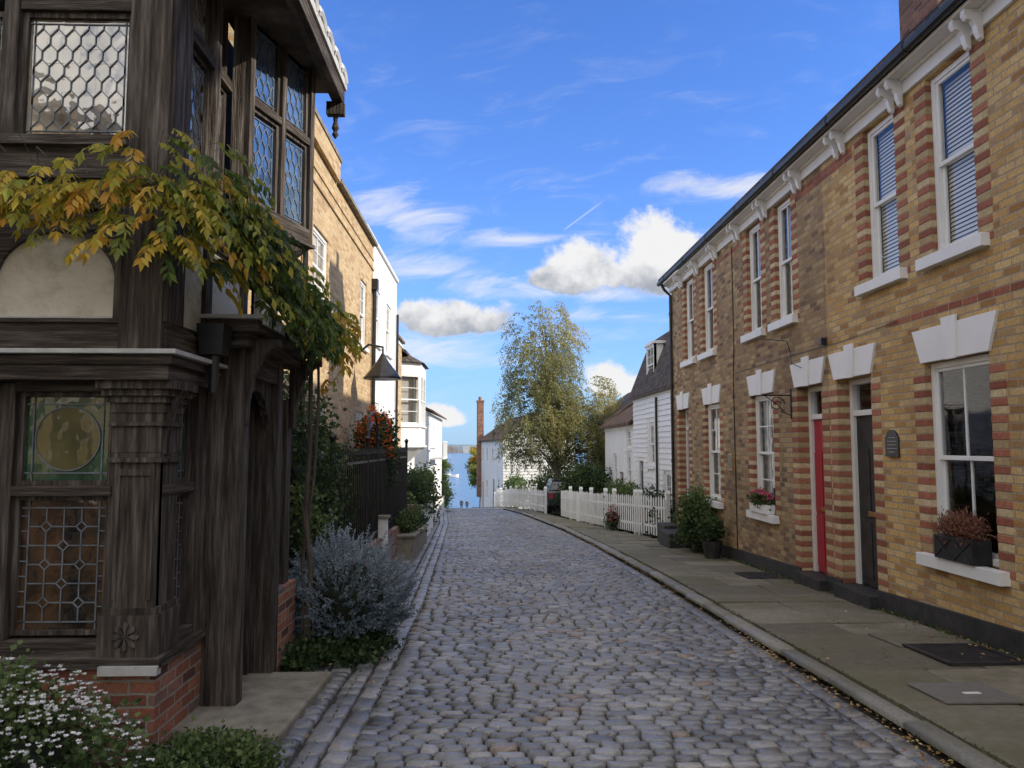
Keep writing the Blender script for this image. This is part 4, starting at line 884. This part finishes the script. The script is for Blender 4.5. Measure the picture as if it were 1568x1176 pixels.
def far_house():
    P=empty('white_boarded_house'); c0=Vector((.95,55,0)); c1=Vector((-.85,71,0)); dd=(c1-c0); L=dd.length; f=Fr(c0,dd,Vector((-dd.y,dd.x,0)))
    B=MB();W=MB();G=MB();D=MB(); wins=[(2,3.1,.2,1.5),(6,7.1,.2,1.5),(10,11.1,.2,1.5),(13.5,14.6,.2,1.5),(2,3.2,-2.3,-.8),(10,11.2,-2.8,-1.2)]; doors=[(5,6,-3.2,-1.0),(13,14,-3.9,-1.6)]
    wall(B,f,0,L,-6,2.1,[(*w,.12) for w in wins+doors])
    for w in wins: sash(W,G,D,f,*w,-.02,1,1,.08,0)
    for a,b,c,d in doors: D.ob(f,a,b,c,d,-.1,-.06,1); W.ob(f,a-.1,a,c,d+.1,-.05,.03); W.ob(f,b,b+.1,c,d+.1,-.05,.03)
    f2=Fr(c0,-f.N,-f.A); dp=5.2
    B.prism(f2,[(0,-6),(dp,-6),(dp,2.1),(dp/2,3.9),(0,2.1)],-.05,0)
    B.prism(Fr(c1,-f.N,f.A),[(0,-6),(dp,-6),(dp,2.1),(dp/2,3.9),(0,2.1)],-.05,0)
    z=-3.5
    while z<2.0: B.prism(f2,[(0,z),(dp,z),(dp,z+.05),(0,z+.05)],0,.03); z+=.22
    Rf=MB(); p=f.p
    for s0,s1 in ((.25,-dp/2),(-dp-.25,-dp/2)):
        Rf.hexa([p(-.2,2.0,s0),p(-.2,3.95,s1),p(L+.2,3.95,s1),p(L+.2,2.0,s0),p(-.2,2.1,s0),p(-.2,4.06,s1),p(L+.2,4.06,s1),p(L+.2,2.1,s0)])
    Rf.obj('roof',[m_tileb],P); C=MB(); C.ob(f,L-.9,L,-3,5.6,-.2,.35); C.ob(f,L-.95,L+.05,5.6,5.75,-.25,.4); C.tube([p(L-.4,5.7,.1),p(L-.4,6.1,.1)],.14,8); C.obj('chimney',[m_rb],P)
    B.obj('walls',[m_render],P); W.obj('trim',[m_white],P); G.obj('glass',[m_glass],P); D.obj('inside',[m_dark,nmat('blue_door',(.03,.08,.2),(.04,.1,.25),3,.5,0)],P)
far_house()
def fence(name,pts,h=.95,pitch=.16):
    b=MB()
    for (x0,y0),(x1,y1) in zip(pts,pts[1:]):
        d=Vector((x1-x0,y1-y0,0)); L=d.length; f=Fr((x0,y0,0),d,Vector((-d.y,d.x,0))); n=int(L/pitch)
        for i in range(n):
            a=i*L/n; y=y0+(y1-y0)*a/L; g=gz(y)+.08; hh=h+U(-.02,.02); w=.066
            b.prism(f,[(a,g+.05),(a+w,g+.05),(a+w+U(-.006,.006),g+hh-.06),(a+w/2,g+hh),(a+U(-.006,.006),g+hh-.06)],0,.016)
            if i%11==0: b.ob(f,a-.03,a+.07,gz(y)-.1,g+h+.08,-.13,-.035); b.prism(f,[(a-.04,g+h+.08),(a+.08,g+h+.08),(a+.02,g+h+.16)],-.14,-.025)
        for zz in (.25,.72):
            g0,g1=gz(y0)+.08+zz,gz(y1)+.08+zz
            b.hexa([f.p(0,g0,-.035),f.p(L,g1,-.035),f.p(L,g1,-.001),f.p(0,g0,-.001),f.p(0,g0+.06,-.035),f.p(L,g1+.06,-.035),f.p(L,g1+.06,-.001),f.p(0,g0+.06,-.001)])
    b.obj(name,[m_white])
fence('picket_fence',[(4.3,18.95),(3.9,21),(3.45,23.5),(3.05,26.5),(2.72,29.6)],1.02,.15); fence('picket_fence',[(2.3,33),(1.85,36),(1.3,40),(.6,46),(.3,52)],.95,.18)
b=MB(); b.box(2.95,3.3,26.3,26.32,-.95,.0); b.box(2.98,3.0,26.32,26.36,-1.3,.0); b.box(3.25,3.27,26.32,26.36,-1.3,.0)
b.obj('notice_board',[m_white],None)
shrub('round_bush',(3.9,31.5,-.3),(.95,.9,1.1),220,45,.09,G1,.16,seed=31)
shrub('round_bush',(2.9,38.5,-.7),(.8,.9,.9),120,40,.1,G2,.16,seed=32)
shrub('garden_hedge',(4.15,24.0,-.35),(.4,2.6,.7),170,40,.08,G2,.14,seed=33)
shrub('garden_hedge',(4.5,20.5,-.3),(.25,1.4,.7),100,40,.08,G1,.12,seed=37)
shrub('pink_flower_plant',(3.55,22.3,-.5),(.14,.35,.32),40,34,.05,G2,.07,seed=34,extra=(F_pk,90,.03))
shrub('wall_shrub',(4.2,15.7,.1),(.3,.6,.6),150,36,.055,G2,.09,seed=35)
b=MB(); b.tube([(4.2,14.6,gz(14.6)+.08),(4.2,14.6,gz(14.6)+.4)],[.14,.2],12); b.obj('plant_pot',[m_plinth])
shrub('pot_plant',(4.2,14.6,.0),(.2,.22,.2),40,30,.05,G1,.05,seed=36)
b=MB(); b.box(3.85,4.35,16.6,17.6,gz(17)+.05,gz(17)+.4); b.box(4.0,4.4,17.7,18.5,gz(18)+.05,gz(18)+.5); b.obj('stone_trough',[m_plinth],None,bevel=.02)
b=MB(); b.box(4.37,4.56,6.95,7.55,.515,.74,0)
for y in (6.97,7.27): b.tube([(4.365,y,.53),(4.365,y+.26,.72)],.006,4); b.tube([(4.365,y,.72),(4.365,y+.26,.53)],.006,4)
b.obj('window_box',[m_black],None,bevel=.005)
shrub('heather_plant',(4.46,7.25,.80),(.08,.32,.13),110,34,.04,G7,.04,asp=.15,up=.9,seed=40,base=(4.46,7.25,.7),core=False)
b=MB(); b.box(4.37,4.53,12.2,12.95,.515,.66,0); b.obj('window_box',[m_white],None,bevel=.005)
shrub('geranium_plant',(4.44,12.57,.74),(.08,.36,.12),60,24,.04,G2,.04,seed=41,base=(4.44,12.57,.65),core=False,extra=(F_pk,110,.035))
mb=MB()
for i in range(1400):
    y=U(3,18.6); p=Vector((4.46-abs(random.gauss(0,.03)),y,gz(y)+.09)); leaf(mb,p,Vector((U(-1,0),U(-1,1),U(.5,1.5))),U(.02,.06),.006,R())
mb.obj('pavement_weeds',[G2])
# ---------------------------------------------------------------- trees
def willow():
    mb=MB(); base=Vector((3.3,36,gz(36)-.2))
    tr=[base,base+Vector((-.1,0,1.6)),base+Vector((-.3,.1,3.4)),base+Vector((-.55,0,5.6)),base+Vector((-.6,.1,7.6)),base+Vector((-.75,.1,9.0))]
    mb.tube(tr,[.22,.18,.12,.07,.04,.012],10,1)
    lobes=[((2.45,36,5.3),(1.6,1.6,3.0),.36),((2.5,36,2.6),(2.1,1.9,2.3),.31),((4.6,36.2,2.4),(1.7,1.6,2.2),.33)]
    tips=[]
    for i in range(2500):
        q=R(); acc=0
        for c,rd,w in lobes:
            acc+=w
            if q<acc: break
        d=rv(); rr=R()**.42
        nz=1+.4*noise.noise(d*2.1+Vector(c)); p=Vector(c)+Vector((d.x*rd[0],d.y*rd[1],d.z*rd[2]))*rr*nz
        dens=noise.noise(p*.95+Vector((3,1,9)))
        if dens<-.24: continue
        if p.z<0.2 : p.z=U(.2,1.0)
        tips.append((p,d,dens))
    for i,(p,d,dens) in enumerate(tips):
        if i%14==0:
            t=min(max((p.z-base.z)/9*.75,.12),.9); k=t*5; j=int(k); s=tr[j].lerp(tr[min(j+1,5)],k-j)
            m=(s+p)/2+Vector((0,0,.4)); mb.tube([s,m,p],[.035,.018,.005],5,1,R(),False)
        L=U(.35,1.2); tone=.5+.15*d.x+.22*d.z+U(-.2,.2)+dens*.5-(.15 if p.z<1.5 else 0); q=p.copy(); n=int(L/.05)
        dr=Vector((d.x*.5+.15,d.y*.5,.35))
        for k in range(n):
            dr=(dr+Vector((U(-.08,.08)+.01,U(-.08,.08),-.22))).normalized(); q=q+dr*.06
            if q.z<gz(36)+1.0: break
            for _ in range(3): leaf(mb,q+Vector((random.gauss(0,.06),random.gauss(0,.06),0)),rv()*.9+Vector((0,0,-.8)),U(.07,.12),.022,min(max(tone+U(-.2,.2),0),1))
    mb.obj('silver_birch_tree',[G5,m_bark])
willow()
def tree(name,base,h,cr,mat,n=140,k=60,ls=.14,seed=0):
    base=Vector(base); mb=MB(); top=base+Vector((0,0,h)); c=base+Vector((0,0,h-cr[2]))
    mb.tube([base,base+Vector((.05,0,h*.4)),c,top-Vector((0,0,cr[2]*.5))],[.18,.14,.09,.03],8,1)
    for i in range(n):
        d=rv(); f=(1+.5*noise.noise(d*2+Vector((seed,0,0))))*R()**.4; p=c+Vector((d.x*cr[0],d.y*cr[1],d.z*cr[2]))*f
        if i%6==0: mb.tube([c-Vector((0,0,cr[2]*.6)),(c+p)/2,p],[.05,.03,.01],4,1,R(),False)
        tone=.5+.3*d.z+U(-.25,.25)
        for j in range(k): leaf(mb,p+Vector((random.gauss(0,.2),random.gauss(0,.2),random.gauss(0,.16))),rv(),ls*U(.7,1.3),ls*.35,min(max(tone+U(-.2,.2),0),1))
    mb.obj(name,[mat,m_bark])
tree('lime_tree',(-4.9,68,gz(68)),5.1,(1.3,1.3,1.7),G6,seed=1)
tree('autumn_tree',(-1.0,88,gz(88)),7.0,(1.4,1.5,2.3),G4,seed=2,ls=.2)
shrub('round_bush',(-4.6,76,-3.2),(.7,3,1.2),90,40,.16,G1,.25,seed=51)
shrub('round_bush',(-4.9,58,-2.4),(.9,3,1.4),90,40,.15,G1,.25,seed=52)
shrub('round_bush',(1.6,48,-1.2),(.5,3,.8),90,40,.12,G2,.2,seed=54)
# ---------------------------------------------------------------- car
def car():
    P=empty('parked_car'); b=MB(); x0,x1=2.5,4.2; yb=33.2; g=gz(34.5)+.05
    paint=M('car_paint',.25,.6); paint.col((.02,.022,.03)); paint.b.inputs['Coat Weight'].default_value=.6
    prof=[(0,.35),(0,.62),(.03,.95),(.12,1.02),(2.9,.98),(3.7,.85),(3.85,.6),(3.85,.3),(3.3,.25),(.5,.25)]
    f=Fr((x0,yb,g),(0,1,0),(-1,0,0)); b.prism(f,prof,-(x1-x0),0)
    cab=[(.12,1.0),(.35,1.38),(.6,1.45),(1.9,1.44),(2.2,1.36),(2.9,.98)]
    vs=[]
    for n in (0,1):
        for a,z in cab:
            inset=.06+.16*(z-1.0)/.45; x=x0+inset if n==0 else x1-inset; vs.append((x,yb+a,g+z))
    k=len(cab); b.add(vs,[tuple(range(k)),tuple(range(k,2*k))[::-1]]+[(i,(i+1)%k,k+(i+1)%k,k+i) for i in range(k)])
    b.obj('body',[paint.m],P,bevel=.04)
    w=MB(); w.add([(x0+.2,yb+.12,g+1.05),(x1-.2,yb+.12,g+1.05),(x1-.28,yb+.31,g+1.36),(x0+.28,yb+.31,g+1.36)],[(0,1,2,3)])
    w.add([(x0+.075,yb+.5,g+1.05),(x0+.075,yb+2.6,g+1.05),(x0+.19,yb+2.1,g+1.36),(x0+.19,yb+.6,g+1.38)],[(0,1,2,3)]); w.obj('windows',[coloured_glass('car_glass',(.01,.012,.015),(.02,.02,.02),ior=1.5)],P)
    l=MB(); l.box(x0+.05,x0+.2,yb-.015,yb+.02,g+.68,g+.92); l.box(x1-.2,x1-.05,yb-.015,yb+.02,g+.68,g+.92); l.obj('tail_lights',[m_red],P)
    n=MB(); n.box(x0+.6,x0+1.1,yb-.02,yb,g+.5,g+.6); n.obj('number_plate',[m_cream],P)
    t=MB()
    for yy in (.75,3.1):
        for xx in (x0+.0,x1-.2): t.tube([(xx,yb+yy,g+.31),(xx+.2,yb+yy,g+.31)],.31,18)
    t.obj('wheels',[m_plinth],P)
car()
def person(x,y,top,s=1,ph=1):
    g=gz(y); J={'pel':(0,0,.95),'ch':(0,.02,1.25),'nk':(0,.02,1.47),'hd':(0,.04,1.58),'hd2':(0,.04,1.72),
     'sl':(-.17,.02,1.40),'el':(-.24,-.02,1.13),'wl':(-.22,.12*ph,.90),'hl':(-.22,.16*ph,.82),'sr':(.17,.02,1.40),'er':(.24,.02,1.13),'wr':(.22,-.10*ph,.90),'hr':(.22,-.13*ph,.82),
     'tl':(-.09,0,.90),'kl':(-.10,.12*ph,.5),'al':(-.10,.04*ph,.09),'fl':(-.10,.2*ph,.04),'tr':(.09,0,.90),'kr':(.10,-.02,.5),'ar':(.10,-.2*ph,.12),'fr':(.10,-.08*ph,.04)}
    Rd={'pel':.15,'ch':.16,'nk':.06,'hd':.085,'hd2':.09,'sl':.075,'el':.05,'wl':.035,'hl':.035,'sr':.075,'er':.05,'wr':.035,'hr':.035,'tl':.1,'kl':.065,'al':.045,'fl':.04,'tr':.1,'kr':.065,'ar':.045,'fr':.04}
    E=[('pel','ch'),('ch','nk'),('nk','hd'),('hd','hd2'),('ch','sl'),('sl','el'),('el','wl'),('wl','hl'),('ch','sr'),('sr','er'),('er','wr'),('wr','hr'),('pel','tl'),('tl','kl'),('kl','al'),('al','fl'),('pel','tr'),('tr','kr'),('kr','ar'),('ar','fr')]
    ks=list(J); me=bpy.data.meshes.new('person'); me.from_pydata([Vector(J[k])*s for k in ks],[(ks.index(a),ks.index(b)) for a,b in E],[])
    o=bpy.data.objects.new('person',me); SC.collection.objects.link(o); o.location=(x,y,g)
    o.modifiers.new('Skin','SKIN')
    for i,k in enumerate(ks): me.skin_vertices[0].data[i].radius=(Rd[k]*s,Rd[k]*s*.85)
    me.skin_vertices[0].data[0].use_root=True
    o.modifiers.new('Sub','SUBSURF').levels=1; o.modifiers['Sub'].render_levels=1
    m=M('clothes',.8); tc=m.n('ShaderNodeTexCoord'); sp=m.n('ShaderNodeSeparateXYZ'); m.l(tc.outputs['Object'],sp.inputs[0])
    r=m.n('ShaderNodeValToRGB'); r.color_ramp.interpolation='CONSTANT'; e=r.color_ramp.elements
    for i,(p,c) in enumerate(((0,(.02,.02,.03)),(.5,top),(.845,(.5,.3,.22)),(.93,(.06,.04,.03)))):
        if i>=2: e.new(p)
        e[i].position=p; e[i].color=(*c,1)
    m.l(m.math('DIVIDE',sp.outputs[2],1.8*s),r.inputs['Fac']); m.col(r.outputs['Color']); me.materials.append(m.m)
try:
    person(-4.05,112,(.03,.04,.06),1); person(-3.3,113,(.08,.03,.03),.95,-1)
except Exception as ex:
    print('PERSON ERR',ex)
    for o in [o for o in bpy.data.objects if o.name.startswith('person')]: bpy.data.objects.remove(o)
# ---------------------------------------------------------------- sun, sky, camera
EL=math.radians(27); sx,sy=1.0,-.30; hl=math.hypot(sx,sy)
S=Vector((sx/hl*math.cos(EL),sy/hl*math.cos(EL),math.sin(EL)))
sun=bpy.data.lights.new('sun','SUN'); sun.energy=5; sun.angle=math.radians(.5); sun.color=(1,.91,.78)
so=bpy.data.objects.new('sun',sun); SC.collection.objects.link(so); so.rotation_euler=(-S).to_track_quat('-Z','Y').to_euler(); so.location=(20,-10,20)
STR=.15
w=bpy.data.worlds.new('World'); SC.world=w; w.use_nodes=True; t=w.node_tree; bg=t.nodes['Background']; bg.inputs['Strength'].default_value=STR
def nn(ty,**kw):
    n=t.nodes.new(ty)
    for k,v in kw.items(): setattr(n,k,v)
    return n
def mt(op,a,b=0,c=0,clamp=False):
    x=nn('ShaderNodeMath',operation=op); x.use_clamp=clamp
    for k,v in enumerate((a,b,c)):
        if isinstance(v,(int,float)): x.inputs[k].default_value=v
        else: t.links.new(v,x.inputs[k])
    return x.outputs[0]
def sstep(v,a,b):
    x=nn('ShaderNodeMapRange',interpolation_type='SMOOTHSTEP'); x.inputs[1].default_value=a; x.inputs[2].default_value=b; x.inputs[3].default_value=0; x.inputs[4].default_value=1
    t.links.new(v,x.inputs[0]); return x.outputs[0]
def nz(vec,scale,detail=8,rough=.58,dist=0):
    n=nn('ShaderNodeTexNoise'); n.inputs['Scale'].default_value=scale; n.inputs['Detail'].default_value=detail; n.inputs['Roughness'].default_value=rough; n.inputs['Distortion'].default_value=dist
    t.links.new(vec,n.inputs['Vector']); return n.outputs['Fac']
def comb(a,b,c=0):
    x=nn('ShaderNodeCombineXYZ')
    for k,v in enumerate((a,b,c)):
        if isinstance(v,(int,float)): x.inputs[k].default_value=v
        else: t.links.new(v,x.inputs[k])
    return x.outputs[0]
sky=nn('ShaderNodeTexSky',sky_type='NISHITA'); sky.sun_disc=False; sky.sun_elevation=EL; sky.sun_rotation=math.atan2(sx,sy); sky.air_density=1.0; sky.dust_density=.2; sky.ozone_density=3.0; sky.altitude=0
tc=nn('ShaderNodeTexCoord'); sp=nn('ShaderNodeSeparateXYZ'); t.links.new(tc.outputs['Generated'],sp.inputs[0])
X,Y,Z=sp.outputs
tint=nn('ShaderNodeMix',data_type='RGBA',blend_type='MULTIPLY'); tint.inputs[0].default_value=1; t.links.new(sky.outputs[0],tint.inputs[6]); tint.inputs[7].default_value=(.66,1.04,1.80,1)
haze=nn('ShaderNodeMix',data_type='RGBA'); t.links.new(mt('MULTIPLY',mt('POWER',2.718,mt('MULTIPLY',mt('MAXIMUM',Z,0),-6.5)),.85),haze.inputs[0]); t.links.new(tint.outputs[2],haze.inputs[6]); haze.inputs[7].default_value=(.40,.62,.86,1); 
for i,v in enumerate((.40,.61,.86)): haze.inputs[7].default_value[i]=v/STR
ys=mt('MAXIMUM',Y,.08); p=mt('DIVIDE',X,ys); q=mt('DIVIDE',Z,ys); pv=comb(p,q)
n1=nz(pv,15,7,.6)
def ell(L):
    out=None
    for (pc,qc,a,b) in L:
        dp=mt('DIVIDE',mt('SUBTRACT',p,pc),a); dq=mt('DIVIDE',mt('SUBTRACT',q,qc),b); dq=mt('MAXIMUM',dq,mt('MULTIPLY',dq,-1.9))
        f=mt('SUBTRACT',1,mt('SQRT',mt('ADD',mt('MULTIPLY',dp,dp),mt('MULTIPLY',dq,dq))))
        out=f if out is None else mt('MAXIMUM',out,f)
    return out
hard=ell([(.225,.232,.10,.078),(.15,.225,.11,.058),(.09,.218,.06,.03),(-.045,.158,.10,.038),(-.10,.168,.04,.026),(.17,.078,.06,.034),(-.07,.035,.05,.02),(.30,.22,.08,.05)])
mh=sstep(mt('ADD',hard,mt('MULTIPLY',mt('SUBTRACT',n1,.5),2.0)),.02,.42)
fa=ell([(-.09,.23,.10,.03),(-.13,.305,.12,.05),(.34,.345,.14,.035),(.03,.272,.17,.026),(.1,.20,.3,.03),(-.1,.12,.22,.05),(.18,.17,.12,.02)])
wv=comb(mt('ADD',mt('MULTIPLY',p,3.2),mt('MULTIPLY',q,1.5)),mt('ADD',mt('MULTIPLY',q,11),mt('MULTIPLY',p,-2.2)))
nw=nz(wv,2.4,7,.62,.7)
mf=mt('MULTIPLY',sstep(mt('ADD',fa,mt('MULTIPLY',mt('SUBTRACT',nw,.5),3.0)),.0,1.3),.75)
mw=mt('MULTIPLY',sstep(nw,.48,.85),mt('MULTIPLY',sstep(mt('MULTIPLY',q,-1),-.75,-.2),.38))
# contrail
cd=mt('ABSOLUTE',mt('SUBTRACT',mt('SUBTRACT',q,.2836),mt('MULTIPLY',mt('SUBTRACT',p,.0947),.757)))
ct=mt('MULTIPLY',mt('MULTIPLY',sstep(mt('MULTIPLY',cd,-1),-.0022,-.0003),mt('MULTIPLY',sstep(p,.094,.105),sstep(mt('MULTIPLY',p,-1),-.158,-.135))),.35)
front=sstep(Y,.05,.25)
soft=mt('MULTIPLY',mt('MAXIMUM',mt('MAXIMUM',mf,ct),mw),front)
hardm=mt('MULTIPLY',mh,front)
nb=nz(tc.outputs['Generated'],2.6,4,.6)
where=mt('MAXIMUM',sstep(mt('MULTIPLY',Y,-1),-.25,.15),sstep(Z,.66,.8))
back=mt('MULTIPLY',sstep(nb,.38,.54),mt('MULTIPLY',where,sstep(Z,.0,.08)))  # bright clouds out of view, added to fill the shaded street
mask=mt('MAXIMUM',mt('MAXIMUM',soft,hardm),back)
base=mt('ADD',.143,mt('MULTIPLY',mt('GREATER_THAN',p,.04),.055))
lit=mt('ADD',mt('DIVIDE',mt('SUBTRACT',q,base),.055),mt('MULTIPLY',mt('SUBTRACT',nz(pv,22,4),.5),2.6))
lit=sstep(lit,-.25,1.0)
lit=mt('MAXIMUM',lit,mt('SUBTRACT',1,hardm)); lit=mt('MAXIMUM',lit,mt('LESS_THAN',q,.115))
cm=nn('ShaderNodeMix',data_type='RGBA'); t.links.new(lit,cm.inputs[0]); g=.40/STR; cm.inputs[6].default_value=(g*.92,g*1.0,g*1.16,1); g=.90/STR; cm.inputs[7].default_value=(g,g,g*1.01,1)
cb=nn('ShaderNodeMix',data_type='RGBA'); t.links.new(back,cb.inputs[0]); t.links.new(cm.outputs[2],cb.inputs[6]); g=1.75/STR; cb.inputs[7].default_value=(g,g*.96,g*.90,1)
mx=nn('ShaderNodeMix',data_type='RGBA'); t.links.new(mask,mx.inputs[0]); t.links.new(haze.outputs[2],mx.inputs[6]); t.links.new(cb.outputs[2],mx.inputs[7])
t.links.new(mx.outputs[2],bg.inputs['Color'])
cam=bpy.data.cameras.new('camera'); co=bpy.data.objects.new('camera',cam); SC.collection.objects.link(co); SC.camera=co
cam.sensor_width=36; cam.lens=36*1178/1568; cam.clip_start=.05; cam.clip_end=12000
co.location=(0,0,1.6); co.rotation_euler=(math.radians(90+4.6),0,math.radians(-1.65))
SC.view_settings.view_transform='Standard'; SC.view_settings.look='None'; SC.view_settings.exposure=0
